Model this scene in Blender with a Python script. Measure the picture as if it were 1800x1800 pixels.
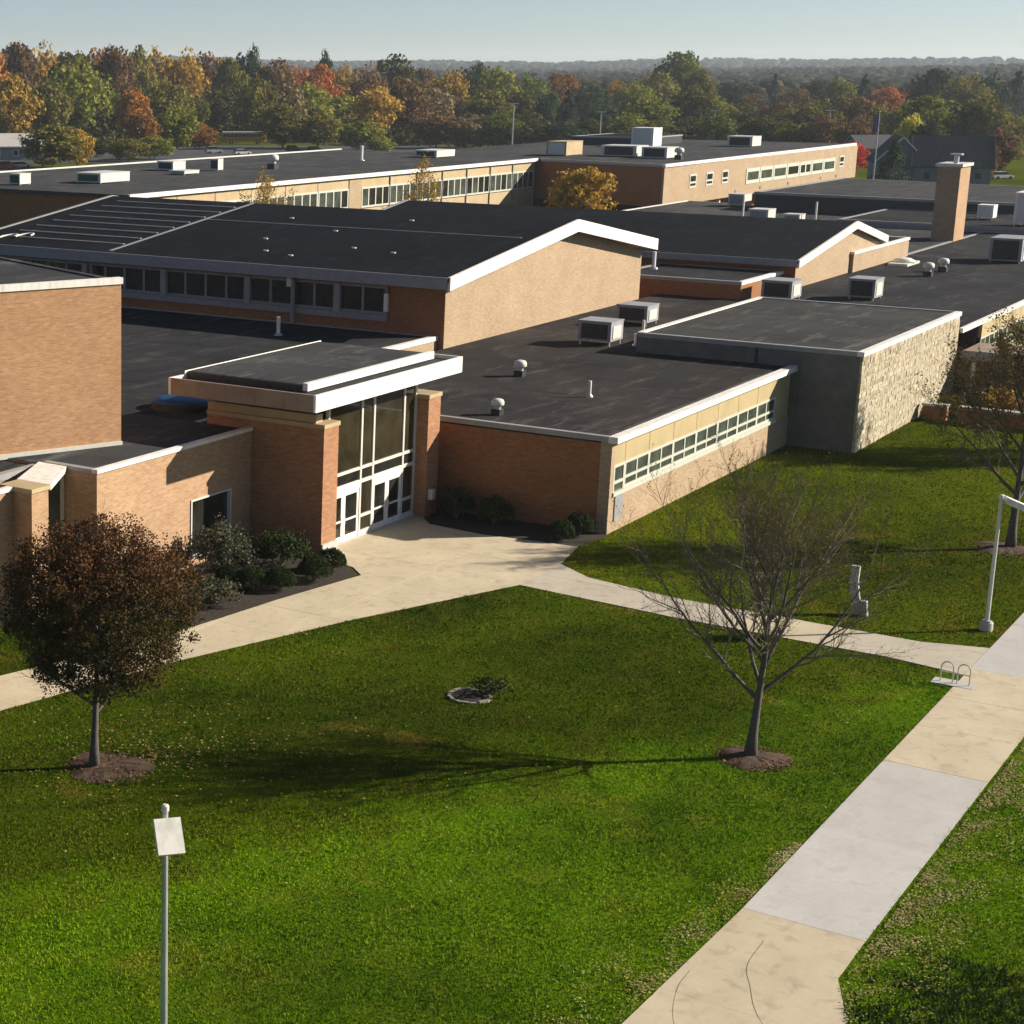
import bpy, bmesh, math, random
import numpy as np
from math import sin, cos, tan, atan, atan2, radians, pi, sqrt, hypot
from mathutils import Vector, Matrix

for o in list(bpy.data.objects):
    bpy.data.objects.remove(o)
scene = bpy.context.scene
COL = scene.collection
random.seed(7)
RNG = np.random.default_rng(11)

# ------------------------------------------------------------------ camera
# world X and Y run along the school's walls, Z is up, metres
CAM_H = 21.0
AZ = radians(37.3)                      # viewing direction, measured from +X
PITCH = atan(780.0 / 3200.0)
FH = Vector((cos(AZ), sin(AZ), 0)); RT = Vector((sin(AZ), -cos(AZ), 0)); UZ = Vector((0, 0, 1))
FW = FH * cos(PITCH) - UZ * sin(PITCH); UP = FH * sin(PITCH) + UZ * cos(PITCH)
cd = bpy.data.cameras.new('camera'); cam = bpy.data.objects.new('camera', cd); COL.objects.link(cam)
cd.sensor_width = 36; cd.lens = 64.0; cd.shift_x = 700.0 / 1800.0
cd.clip_start = 0.5; cd.clip_end = 20000
cam.matrix_world = Matrix(((RT.x, UP.x, -FW.x, 0), (RT.y, UP.y, -FW.y, 0), (RT.z, UP.z, -FW.z, CAM_H), (0, 0, 0, 1)))
scene.camera = cam

# ------------------------------------------------------------------ light
SUN_EL = radians(25.2)
SX, SY = 0.68, -0.733                   # horizontal direction towards the sun
world = bpy.data.worlds.new('World'); scene.world = world; world.use_nodes = True
wn = world.node_tree.nodes; wl = world.node_tree.links
bg = wn['Background']
sky = wn.new('ShaderNodeTexSky'); sky.sky_type = 'NISHITA'; sky.sun_disc = False
sky.sun_elevation = SUN_EL; sky.sun_rotation = atan2(SX, SY)
sky.altitude = 200; sky.air_density = 0.58; sky.dust_density = 0.35; sky.ozone_density = 1.0
wl.new(sky.outputs[0], bg.inputs[0]); bg.inputs[1].default_value = 0.0485
sd = bpy.data.lights.new('sun', 'SUN'); sun = bpy.data.objects.new('sun', sd); COL.objects.link(sun)
sd.energy = 5.0; sd.angle = radians(0.5); sd.color = (1.0, 0.90, 0.76)
sun.rotation_euler = Vector((-SX * cos(SUN_EL), -SY * cos(SUN_EL), -sin(SUN_EL))).to_track_quat('-Z', 'Y').to_euler()
vs = scene.view_settings
vs.view_transform = 'Standard'; vs.look = 'None'; vs.gamma = 1.0; vs.use_curve_mapping = False
vs.exposure = 1.0
scene.render.engine = 'CYCLES'
scene.render.resolution_x = 1024; scene.render.resolution_y = 1024

# ------------------------------------------------------------------ helpers
def at(px, D):
    """ground point at depth D (m) on the viewing ray of column px of the 1800 px picture"""
    k = D * (px - 200.0) / 3294.0
    return FH.x * D + RT.x * k, FH.y * D + RT.y * k

class MB:
    def __init__(s): s.v = []; s.f = []
    def add(s, vs_, fs_):
        b = len(s.v); s.v += [tuple(p) for p in vs_]; s.f += [tuple(i + b for i in f) for f in fs_]; return s
    def box(s, x0, x1, y0, y1, z0, z1):
        return s.add([(x0,y0,z0),(x1,y0,z0),(x1,y1,z0),(x0,y1,z0),(x0,y0,z1),(x1,y0,z1),(x1,y1,z1),(x0,y1,z1)],
                     [(3,2,1,0),(4,5,6,7),(0,1,5,4),(1,2,6,5),(2,3,7,6),(3,0,4,7)])
    def prism(s, poly, z0, z1, bottom=True):
        n = len(poly)
        a = sum(poly[i][0]*poly[(i+1)%n][1]-poly[(i+1)%n][0]*poly[i][1] for i in range(n))
        if a < 0: poly = poly[::-1]
        vs_ = [(p[0],p[1],z0) for p in poly] + [(p[0],p[1],z1) for p in poly]
        fs = [tuple(range(n, 2*n))] + [(i,(i+1)%n,(i+1)%n+n,i+n) for i in range(n)]
        if bottom: fs.append(tuple(range(n-1,-1,-1)))
        return s.add(vs_, fs)
    def tube(s, pts, rads, n=6, cap=True):
        rings = []; b = len(s.v); up = None
        for i, p in enumerate(pts):
            p = Vector(p)
            d = (Vector(pts[min(i+1,len(pts)-1)]) - Vector(pts[max(i-1,0)]))
            if d.length < 1e-9: d = Vector((0,0,1))
            d.normalize()
            if up is None: up = Vector((1,0,0)) if abs(d.x) < .8 else Vector((0,1,0))
            u = (up - d*up.dot(d)).normalized(); w = d.cross(u); up = u
            for k in range(n):
                t = 2*pi*k/n; q = p + (u*cos(t)+w*sin(t))*rads[i]; s.v.append(tuple(q))
        for i in range(len(pts)-1):
            for k in range(n):
                a0 = b+i*n+k; a1 = b+i*n+(k+1)%n; s.f.append((a0,a1,a1+n,a0+n))
        if cap:
            s.f.append(tuple(b+k for k in range(n-1,-1,-1))); m = b+(len(pts)-1)*n; s.f.append(tuple(m+k for k in range(n)))
        return s
    def lathe(s, c, prof, n=16):
        b = len(s.v)
        for r, z in prof:
            for k in range(n):
                t = 2*pi*k/n; s.v.append((c[0]+r*cos(t), c[1]+r*sin(t), c[2]+z))
        for i in range(len(prof)-1):
            for k in range(n):
                a0=b+i*n+k; a1=b+i*n+(k+1)%n; s.f.append((a0,a1,a1+n,a0+n))
        s.f.append(tuple(b+k for k in range(n-1,-1,-1))); m=b+(len(prof)-1)*n; s.f.append(tuple(m+k for k in range(n)))
        return s
    def build(s, name, mat, parent=None, smooth=False, loc=None):
        me = bpy.data.meshes.new(name); me.from_pydata(s.v, [], s.f); me.update()
        return mesh_obj(name, me, mat, parent, smooth, loc)

def mesh_obj(name, me, mat, parent=None, smooth=False, loc=None):
    if mat is not None and not me.materials: me.materials.append(mat)
    if smooth:
        me.polygons.foreach_set('use_smooth', [True]*len(me.polygons))
    o = bpy.data.objects.new(name, me); COL.objects.link(o)
    if parent is not None:
        o.parent = parent
        if loc is not None: o.location = loc
    elif loc is not None: o.location = loc
    return o

def tag(o, label, cat, group=None):
    o['label'] = label; o['category'] = cat
    if group: o['group'] = group
    return o
def thing(name, label, cat, loc=(0,0,0), group=None, rz=0):
    o = bpy.data.objects.new(name, None); COL.objects.link(o); o.location = loc; o.rotation_euler[2] = rz
    o.empty_display_size = .3
    return tag(o, label, cat, group)
def part(mb, name, mat, root, smooth=False):
    """mb is written in world coordinates; root is an unrotated empty (or a part)"""
    base = Vector((0,0,0)); p = root
    while p is not None: base += p.location; p = p.parent
    me = bpy.data.meshes.new(name)
    me.from_pydata([(v[0]-base.x, v[1]-base.y, v[2]-base.z) for v in mb.v], [], mb.f); me.update()
    return mesh_obj(name, me, mat, root, smooth)
def structure(o, kind='structure'): o['kind'] = kind; return o
def soup(name, V, F, mat, parent=None, smooth=False):
    """numpy verts (n,3), faces (m,k)"""
    V = np.asarray(V, np.float32); F = np.asarray(F, np.int32)
    me = bpy.data.meshes.new(name); k = F.shape[1]
    me.vertices.add(len(V)); me.vertices.foreach_set('co', V.ravel())
    me.loops.add(F.size); me.loops.foreach_set('vertex_index', F.ravel())
    me.polygons.add(len(F)); me.polygons.foreach_set('loop_start', np.arange(0, F.size, k, dtype=np.int32))
    me.update(calc_edges=True)
    return mesh_obj(name, me, mat, parent, smooth)

def clip_poly(poly, x0, x1, y0, y1):
    def cl(P, f, inter):
        out = []
        for i in range(len(P)):
            a, b = P[i], P[(i+1) % len(P)]
            fa, fb = f(a), f(b)
            if fa >= 0: out.append(a)
            if (fa >= 0) != (fb >= 0):
                t = fa/(fa-fb); out.append((a[0]+(b[0]-a[0])*t, a[1]+(b[1]-a[1])*t))
        return out
    for f in (lambda p: p[0]-x0, lambda p: x1-p[0], lambda p: p[1]-y0, lambda p: y1-p[1]):
        if len(poly) < 3: return []
        poly = cl(poly, f, None)
    return poly
def area(P): return abs(sum(P[i][0]*P[(i+1)%len(P)][1]-P[(i+1)%len(P)][0]*P[i][1] for i in range(len(P))))/2
def inside(px_, py_, poly):
    r = np.zeros(len(px_), bool); n = len(poly)
    for i in range(n):
        x0, y0 = poly[i]; x1, y1 = poly[(i+1) % n]
        c = ((y0 > py_) != (y1 > py_)) & (px_ < (x1-x0)*(py_-y0)/((y1-y0) if abs(y1-y0) > 1e-9 else 1e-9)+x0)
        r ^= c
    return r

# ------------------------------------------------------------------ materials
class NT:
    def __init__(s, name):
        s.m = bpy.data.materials.new(name); s.m.use_nodes = True
        s.t = s.m.node_tree; s.n = s.t.nodes; s.l = s.t.links
        s.b = s.n['Principled BSDF']; s.out = s.n['Material Output']
    def new(s, kind, **kw):
        nd = s.n.new(kind)
        for k, v in kw.items(): setattr(nd, k, v)
        return nd
    def link(s, a, b): s.l.new(a, b)
    def pos(s): return s.new('ShaderNodeNewGeometry').outputs['Position']
    def noise(s, vec, scale, detail=4, rough=.55, dist=0):
        nd = s.new('ShaderNodeTexNoise'); nd.inputs['Scale'].default_value = scale
        nd.inputs['Detail'].default_value = detail; nd.inputs['Roughness'].default_value = rough
        nd.inputs['Distortion'].default_value = dist
        if vec is not None: s.link(vec, nd.inputs['Vector'])
        return nd.outputs['Fac']
    def ramp(s, fac, stops):
        nd = s.new('ShaderNodeValToRGB'); el = nd.color_ramp.elements
        while len(el) < len(stops): el.new(.5)
        for e, (p, c) in zip(el, stops): e.position = p; e.color = (*c, 1) if len(c) == 3 else c
        s.link(fac, nd.inputs['Fac']); return nd.outputs['Color']
    def mix(s, fac, a, b, mode='MIX'):
        nd = s.new('ShaderNodeMix', data_type='RGBA', blend_type=mode)
        for sock, v in ((nd.inputs[0], fac), (nd.inputs[6], a), (nd.inputs[7], b)):
            if isinstance(v, (int, float)): sock.default_value = v
            elif isinstance(v, tuple): sock.default_value = (*v, 1)
            else: s.link(v, sock)
        return nd.outputs[2]
    def scalevec(s, vec, sc, rot=None):
        nd = s.new('ShaderNodeMapping'); nd.inputs['Scale'].default_value = sc
        if rot: nd.inputs['Rotation'].default_value = rot
        s.link(vec, nd.inputs['Vector']); return nd.outputs[0]
    def bump(s, h, strength=.3, dist=.02):
        nd = s.new('ShaderNodeBump'); nd.inputs['Strength'].default_value = strength; nd.inputs['Distance'].default_value = dist
        s.link(h, nd.inputs['Height']); s.link(nd.outputs[0], s.b.inputs['Normal'])
    def color(s, c):
        if isinstance(c, tuple): s.b.inputs['Base Color'].default_value = (*c, 1)
        else: s.link(c, s.b.inputs['Base Color'])
        return s
    def set(s, rough=.8, metal=0, spec=.3):
        s.b.inputs['Roughness'].default_value = rough; s.b.inputs['Metallic'].default_value = metal
        s.b.inputs['Specular IOR Level'].default_value = spec; return s.m

def plain(name, c, rough=.7, metal=0, var=.18, scale=3.0, spec=.3):
    t = NT(name); p = t.pos(); n = t.noise(p, scale, 5)
    d = tuple(x*(1-var) for x in c); e = tuple(min(1, x*(1+var)) for x in c)
    t.color(t.ramp(n, [(.3, d), (.7, e)])); return t.set(rough, metal, spec)

def brick_mat(name, c1, c2, mortar, d=(1.0, 1.0)):
    t = NT(name); p = t.pos()
    sep = t.new('ShaderNodeSeparateXYZ'); t.link(p, sep.inputs[0])
    mx = t.new('ShaderNodeMath', operation='MULTIPLY'); mx.inputs[1].default_value = d[0]; t.link(sep.outputs[0], mx.inputs[0])
    my = t.new('ShaderNodeMath', operation='MULTIPLY_ADD'); my.inputs[1].default_value = d[1]
    t.link(sep.outputs[1], my.inputs[0]); t.link(mx.outputs[0], my.inputs[2])
    cb = t.new('ShaderNodeCombineXYZ'); t.link(my.outputs[0], cb.inputs[0]); t.link(sep.outputs[2], cb.inputs[1])
    v = cb.outputs[0]
    br = t.new('ShaderNodeTexBrick'); br.offset = .5
    br.inputs['Scale'].default_value = 1.0; br.inputs['Brick Width'].default_value = .30; br.inputs['Row Height'].default_value = .102
    br.inputs['Mortar Size'].default_value = .009; br.inputs['Mortar Smooth'].default_value = .1; br.inputs['Bias'].default_value = -.1
    t.link(v, br.inputs['Vector'])
    br.inputs['Color1'].default_value = (*c1, 1); br.inputs['Color2'].default_value = (*c2, 1); br.inputs['Mortar'].default_value = (*mortar, 1)
    # fired-clay variation: long horizontal streaks and broad blotches
    st = t.noise(t.scalevec(v, (2.6, 11, 1)), 1.0, 4, .65)
    bl = t.noise(t.scalevec(v, (.35, .5, 1)), 1.0, 3, .6)
    c = t.mix(.34, br.outputs['Color'], t.ramp(st, [(.3, tuple(x*.62 for x in c1)), (.5, c1), (.72, tuple(min(1, x*1.35) for x in c2))]))
    c = t.mix(.32, c, t.ramp(bl, [(.3, (.55,.5,.45)), (.7, (1,1,1))]), 'MULTIPLY')
    t.color(c); t.bump(br.outputs['Fac'], -.25, .008)
    return t.set(.9, 0, .2)

M = {}
M['brick'] = brick_mat('tan_brick', (.33,.235,.142), (.43,.325,.215), (.40,.34,.26))
M['brick_shaded'] = brick_mat('shade_tone_brick', (.255,.105,.04), (.335,.158,.068), (.25,.155,.095))  # darker, redder copy of the tan brick; shade of sunless walls in its colour
M['brick_pier'] = brick_mat('pier_brick', (.30,.14,.068), (.41,.23,.125), (.33,.22,.15))
M['brick_warm'] = brick_mat('warm_brick', (.35,.215,.118), (.47,.315,.19), (.40,.31,.23))
M['brick_aud'] = brick_mat('auditorium_brick', (.38,.205,.10), (.50,.30,.16), (.42,.31,.21), (-.924, .382))
t_ = NT('white_metal'); p_ = t_.pos(); a_ = t_.noise(t_.scalevec(p_, (3.5, 3.5, .5)), 1.0, 4, .6); b_ = t_.noise(p_, .5, 3)
c_ = t_.ramp(a_, [(.32, (.60,.575,.52)), (.52, (.76,.735,.68)), (.7, (.80,.775,.72))]); c_ = t_.mix(.5, c_, t_.ramp(b_, [(.3, (.84,.83,.81)), (.7, (1,1,1))]), 'MULTIPLY'); t_.color(c_); M['white'] = t_.set(.5, 0, .25)
M['cap'] = plain('grey_coping', (.27,.265,.26), .5, 0, .12, 2)
M['alu'] = plain('pale_aluminium', (.56,.55,.50), .4, 0, .06, 4)
M['galv'] = plain('galvanised_steel', (.42,.43,.44), .42, .55, .15, 3)
M['unit'] = plain('unit_grey', (.26,.26,.28), .6, 0, .12, 2)
M['greypaint'] = plain('grey_paint', (.22,.225,.24), .5, 0, .1, 3)
M['darkmetal'] = plain('dark_metal', (.035,.036,.04), .5, .2, .3, 4)
M['panel'] = plain('tan_panel', (.37,.295,.155), .7, 0, .10, .8)
M['beige'] = plain('beige_panel', (.39,.30,.175), .7, 0, .1, 1)
M['windowframe'] = plain('pale_window_frame', (.46,.47,.40), .5, 0, .05, 4)
M['blue'] = plain('blue_plastic', (.010,.06,.14), .4, 0, .25, 2)
M['green'] = plain('dark_green_paint', (.01,.07,.045), .5, 0, .2, 3)
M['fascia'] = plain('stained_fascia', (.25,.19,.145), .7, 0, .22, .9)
M['purple'] = plain('flag_cloth', (.10,.06,.22), .8, 0, .3, 3)
M['redcloth'] = plain('flag_red', (.30,.03,.05), .8, 0, .2, 3)
M['rubber'] = plain('tyre_rubber', (.02,.02,.021), .8)
M['yellow'] = plain('bus_yellow', (.45,.24,.02), .45, 0, .08)
M['wood'] = plain('weathered_wood', (.36,.35,.32), .85, 0, .35, 7)
M['bark'] = plain('grey_bark', (.085,.074,.066), .9, 0, .35, 12)
M['bark_pale'] = plain('pale_bark', (.085,.075,.068), .9, 0, .35, 14)
M['twig'] = plain('twig_bark', (.17,.135,.10), .9, 0, .3, 10)
M['house_roof'] = plain('dark_shingle', (.045,.048,.055), .85, 0, .3, 2)
M['house_wall'] = plain('grey_siding', (.17,.19,.21), .8, 0, .1, 1)

def glass(name, c, rough=.08):
    t = NT(name); p = t.pos(); n = t.noise(p, .7, 3)
    t.color(t.ramp(n, [(.35, tuple(x*.6 for x in c)), (.65, tuple(x*1.4 for x in c))]))
    return t.set(rough, 0, .6)
M['glass'] = glass('dark_glass', (.018,.019,.016))
M['glass_green'] = glass('blind_backed_glass', (.055,.066,.052), .15)
M['glass_bronze'] = glass('bronze_glass', (.03,.026,.014))

def roof_mat(name, base, warm, seams=None):
    t = NT(name); p = t.pos()
    n1 = t.noise(p, .16, 5, .6); n2 = t.noise(t.scalevec(p, (.25, 1.2, 1), (0, 0, .5)), 1.0, 6, .65)
    n3 = t.noise(p, 4.5, 4, .7)
    c = t.ramp(n1, [(.36, base), (.64, warm)])
    c = t.mix(t.ramp(n2, [(.55, (0,0,0)), (.74, (.85,.85,.85))]), c, tuple(min(1, x*2.3) for x in warm))
    c = t.mix(.38, c, t.ramp(n3, [(.25, (.5,.5,.5)), (.75, (1.35,1.35,1.35))]), 'MULTIPLY')
    bk = t.new('ShaderNodeTexBrick'); bk.inputs['Scale'].default_value = 1.0; bk.inputs['Brick Width'].default_value = 11.0; bk.inputs['Row Height'].default_value = 2.9
    bk.inputs['Mortar Size'].default_value = .035; bk.inputs['Mortar Smooth'].default_value = .6; t.link(p, bk.inputs['Vector'])
    bk.inputs['Color1'].default_value = (.86,.86,.86,1); bk.inputs['Color2'].default_value = (1.12,1.12,1.12,1); bk.inputs['Mortar'].default_value = (1.7,1.7,1.7,1)
    c = t.mix(.6, c, bk.outputs['Color'], 'MULTIPLY')
    pd = t.noise(p, .33, 3, .5, 1.2); c = t.mix(t.ramp(pd, [(.60, (0,0,0)), (.64, (.3,.3,.3)), (.70, (.12,.12,.12))]), c, tuple(min(1, x*1.9) for x in warm))
    n4 = t.noise(t.scalevec(p, (1, .22, 1), (0, 0, .2)), .9, 4, .6)
    c = t.mix(t.ramp(n4, [(.30, (.55,.55,.55)), (.42, (0,0,0))]), c, tuple(x*.55 for x in base))
    t.color(c); t.bump(n3, .25, .02)
    return t.set(.95, 0, .04)
M['roof'] = roof_mat('gravel_roof', (.021,.022,.025), (.036,.036,.037))
M['roof_brown'] = roof_mat('worn_gravel_roof', (.026,.025,.026), (.044,.039,.036))
M['roof_grey'] = roof_mat('pale_gravel_roof', (.040,.042,.045), (.062,.062,.062))
M['roof_dark'] = roof_mat('dark_membrane', (.008,.0095,.013), (.011,.0125,.016))
M['roof_stone'] = roof_mat('grey_gravel_roof', (.040,.042,.042), (.060,.059,.056))

def conc(name, c1, c2, dirt):
    t = NT(name); p = t.pos()
    a = t.noise(p, .55, 4, .6); b = t.noise(p, 7, 5, .7); e = t.noise(p, 1.7, 5, .6, .6)
    rnd = t.new('ShaderNodeObjectInfo').outputs['Random']
    c = t.ramp(a, [(.3, c1), (.7, c2)])
    c = t.mix(t.ramp(e, [(.52, (0,0,0)), (.72, (.7,.7,.7))]), c, dirt)
    c = t.mix(.25, c, t.ramp(b, [(.3, (.72,.72,.72)), (.7, (1.1,1.1,1.1))]), 'MULTIPLY')
    c = t.mix(.35, c, t.ramp(rnd, [(0, (.82,.80,.78)), (1, (1.06,1.05,1.04))]), 'MULTIPLY')
    t.color(c); t.bump(b, .15, .01); return t.set(.85, 0, .25)
M['conc_tan'] = conc('tan_concrete', (.44,.378,.265), (.52,.452,.325), (.33,.27,.185))
M['conc_white'] = conc('pale_concrete', (.41,.395,.375), (.47,.455,.435), (.37,.355,.33))
M['conc_path'] = conc('grey_concrete', (.39,.35,.285), (.45,.405,.325), (.29,.25,.185))
M['conc_dark'] = plain('old_edging', (.20,.185,.15), .9, 0, .3, 6)
M['joint'] = plain('joint_dirt', (.14,.11,.075), .95, 0, .3, 5)
M['asphalt'] = plain('asphalt', (.045,.045,.047), .9, 0, .25, .4)
M['mulch'] = plain('bark_mulch', (.065,.040,.026), .95, 0, .5, 14)
M['soil'] = plain('bed_soil', (.030,.023,.017), .95, 0, .5, 9)

def lawn_mat(name, gain=1.0, island=False):
    t = NT(name); p = t.pos()
    a = t.noise(p, .085, 3, .55, .4); b = t.noise(p, .55, 5, .65); d = t.noise(p, 6.0, 5, .75); e = t.noise(p, .24, 4, .6, .8)
    g = lambda *c: tuple(x*gain for x in c)
    c = t.ramp(a, [(.36, g(.038,.066,.006)), (.52, g(.064,.108,.006)), (.68, g(.092,.142,.007))])
    c = t.mix(t.ramp(b, [(.42, (0,0,0)), (.70, (.5,.5,.5))]), c, g(.115,.120,.018))
    c = t.mix(t.ramp(e, [(.60, (0,0,0)), (.74, (.6,.6,.6))]), c, g(.165,.125,.035))
    if island:
        r = t.new('ShaderNodeNewGeometry').outputs['Random Per Island']
        c = t.mix(.85, c, t.ramp(r, [(0, (.68,.68,.62)), (.55, (1,1,1)), (.95, (1.28,1.2,1.0)), (1, (1.8,1.55,1.2))]), 'MULTIPLY')
    else:
        c = t.mix(.6, c, t.ramp(d, [(.28, (.35,.36,.35)), (.72, (1.45,1.4,1.2))]), 'MULTIPLY')
        t.bump(d, .6, .05)
    # greener turf towards the street, mid-lawn shade painted in as darker colour
    sp = t.new('ShaderNodeSeparateXYZ'); t.link(p, sp.inputs[0])
    m1 = t.new('ShaderNodeMath', operation='MULTIPLY_ADD'); m1.inputs[1].default_value = .38; m1.inputs[2].default_value = -38.0; t.link(sp.outputs[0], m1.inputs[0])
    m2 = t.new('ShaderNodeMath', operation='MULTIPLY_ADD'); m2.inputs[1].default_value = .925; t.link(sp.outputs[1], m2.inputs[0]); t.link(m1.outputs[0], m2.inputs[2])
    m3 = t.new('ShaderNodeMath', operation='MULTIPLY_ADD'); m3.inputs[1].default_value = 6.0; t.link(b, m3.inputs[0]); t.link(m2.outputs[0], m3.inputs[2])
    mr = t.new('ShaderNodeMapRange'); mr.interpolation_type = 'SMOOTHSTEP'; mr.inputs['From Min'].default_value = 1.5; mr.inputs['From Max'].default_value = 5.5; t.link(m3.outputs[0], mr.inputs['Value'])
    mf = t.new('ShaderNodeMapRange'); mf.interpolation_type = 'SMOOTHSTEP'; mf.inputs['From Min'].default_value = 74; mf.inputs['From Max'].default_value = 66; t.link(sp.outputs[0], mf.inputs['Value'])
    mm = t.new('ShaderNodeMath', operation='MULTIPLY'); t.link(mr.outputs[0], mm.inputs[0]); t.link(mf.outputs[0], mm.inputs[1])
    c = t.mix(mm.outputs[0], t.mix(mf.outputs[0], t.mix(1.0, c, (.86, .74, .5), 'MULTIPLY'), t.mix(1.0, c, (1.06, 1.22, .55), 'MULTIPLY')), t.mix(1.0, c, (.62, .60, .45), 'MULTIPLY'))
    t.color(c); return t.set(.9, 0, 0)
M['lawn'] = lawn_mat('lawn'); M['blade'] = lawn_mat('grass_blades', 1.9, True)

def leaf_mat(name, cols, trans=.25, nscale=1.6):
    """cols: list of leaf colours mixed leaf by leaf and clump by clump"""
    t = NT(name); p = t.pos()
    r = t.new('ShaderNodeNewGeometry').outputs['Random Per Island']
    tc = t.new('ShaderNodeTexCoord').outputs['Object']
    n = t.noise(tc, nscale, 3, .6)
    ad = t.new('ShaderNodeMath', operation='MULTIPLY_ADD'); ad.inputs[1].default_value = .45; t.link(r, ad.inputs[0])
    mu = t.new('ShaderNodeMath', operation='MULTIPLY_ADD'); mu.inputs[1].default_value = 1.3; mu.inputs[2].default_value = -.37; t.link(n, mu.inputs[0])
    t.link(mu.outputs[0], ad.inputs[2])
    k = len(cols); c = t.ramp(ad.outputs[0], [(.05+.9*i/(k-1), cc) for i, cc in enumerate(cols)])
    oi = t.new('ShaderNodeObjectInfo').outputs['Random']
    c = t.mix(.6, c, t.ramp(oi, [(0, (.65,.65,.65)), (1, (1.2,1.15,1.1))]), 'MULTIPLY')
    t.color(c); t.set(.8, 0, .04)
    tr = t.new('ShaderNodeBsdfTranslucent'); t.link(c, tr.inputs['Color'])
    mx = t.new('ShaderNodeMixShader'); mx.inputs[0].default_value = trans
    t.link(t.b.outputs[0], mx.inputs[1]); t.link(tr.outputs[0], mx.inputs[2]); t.link(mx.outputs[0], t.out.inputs['Surface'])
    return t.m

LEAF = {
 'orange': [(.10,.045,.012), (.21,.09,.018), (.28,.145,.03)],
 'rust': [(.070,.036,.012), (.145,.070,.019), (.21,.115,.027)],
 'red': [(.085,.030,.012), (.19,.060,.017), (.27,.125,.024)],
 'scarlet': [(.20,.012,.012), (.42,.025,.022), (.45,.07,.025)],
 'maroon': [(.045,.028,.013), (.080,.048,.019), (.115,.075,.026)],
 'brown': [(.050,.032,.016), (.09,.055,.024), (.13,.085,.032)],
 'tan': [(.07,.055,.028), (.12,.09,.042), (.16,.125,.06)],
 'gold': [(.11,.065,.014), (.21,.135,.022), (.28,.18,.035)],
 'olive': [(.042,.040,.010), (.082,.076,.016), (.125,.108,.022)],
 'dark olive': [(.022,.022,.008), (.044,.043,.012), (.070,.064,.018)],
 'yellow-green': [(.058,.062,.012), (.115,.125,.018), (.18,.17,.028)],
 'yellow': [(.16,.12,.012), (.30,.24,.02), (.38,.30,.03)],
 'green': [(.032,.042,.009), (.062,.080,.015), (.098,.112,.022)],
 'dark green': [(.012,.021,.012), (.024,.038,.018), (.038,.055,.024)],
 'blue-green': [(.012,.022,.020), (.022,.036,.030), (.032,.048,.038)],
}
LEAF = {k: [tuple(min(.5, x*2.0) for x in c) for c in v] for k, v in LEAF.items()}
LM = {k: leaf_mat('leaves_'+k.replace(' ', '_').replace('-', '_'), v) for k, v in LEAF.items()}
M['maple'] = leaf_mat('maple_leaves', [(.014,.020,.008), (.032,.037,.012), (.058,.050,.017), (.090,.055,.022), (.13,.060,.028)], .2, .5)
def turn_top(m, z0, z1, c):
    nt_ = m.node_tree; b_ = nt_.nodes['Principled BSDF']; src = b_.inputs['Base Color'].links[0].from_socket
    tc = nt_.nodes.new('ShaderNodeTexCoord'); sp = nt_.nodes.new('ShaderNodeSeparateXYZ'); nt_.links.new(tc.outputs['Object'], sp.inputs[0])
    mr = nt_.nodes.new('ShaderNodeMapRange'); mr.inputs['From Min'].default_value = z0; mr.inputs['From Max'].default_value = z1; mr.inputs['To Max'].default_value = .75; nt_.links.new(sp.outputs[2], mr.inputs['Value'])
    mx = nt_.nodes.new('ShaderNodeMix'); mx.data_type = 'RGBA'; nt_.links.new(mr.outputs[0], mx.inputs[0]); nt_.links.new(src, mx.inputs[6]); mx.inputs[7].default_value = (*c, 1)
    nt_.links.new(mx.outputs[2], b_.inputs['Base Color'])
turn_top(M['maple'], 4.9, 8.6, (.17,.062,.034))
M['sparse_leaf'] = leaf_mat('sparse_leaves', [(.08,.06,.02), (.13,.10,.03), (.20,.13,.04)], .3)
M['box'] = leaf_mat('boxwood_leaves', [(.014,.024,.008), (.034,.052,.015), (.07,.09,.03)], .15)
M['hydrangea'] = leaf_mat('hydrangea_leaves', [(.03,.045,.018), (.07,.075,.04), (.22,.19,.15)], .2)
M['litter'] = leaf_mat('leaf_litter', [(.16,.09,.03), (.30,.20,.08), (.42,.34,.20)], 0)
M['straw'] = leaf_mat('dry_clippings', [(.15,.13,.04), (.28,.24,.09), (.42,.38,.20)], 0)

# ================================================================== SETTING
def sstep(a, b, x): t = min(1, max(0, (x-a)/(b-a))); return t*t*(3-2*t)
def hill(x, y):
    r = hypot(x, y); a = atan2(y, x)
    h = 10*sstep(1200, 2300, r)*(1+.5*sin(a*9+1)) + 26*sstep(3000, 5200, r)*(1+.13*sin(a*23)+.10*sin(a*51+2)) + 3*sstep(1500, 3000, r)*sin(x*.004)*sin(y*.005)
    return h
rings = [0, 40, 80, 140, 220, 320, 450, 600, 800, 1000, 1200, 1400, 1600, 1800, 2100, 2400, 2800, 3200, 3600, 4000, 4400, 4800, 5200, 5600, 6200, 7000]
mb = MB(); NA = 240
mb.v.append((0, 0, 0))
for r in rings[1:]:
    for k in range(NA):
        a = 2*pi*k/NA; x, y = r*cos(a), r*sin(a); mb.v.append((x, y, hill(x, y)))
for k in range(NA): mb.f.append((0, 1+k, 1+(k+1) % NA))
for i in range(len(rings)-2):
    for k in range(NA):
        a0 = 1+i*NA+k; a1 = 1+i*NA+(k+1) % NA; mb.f.append((a0, a0+NA, a1+NA, a1))
structure(mb.build('ground', M['lawn']))

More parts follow.
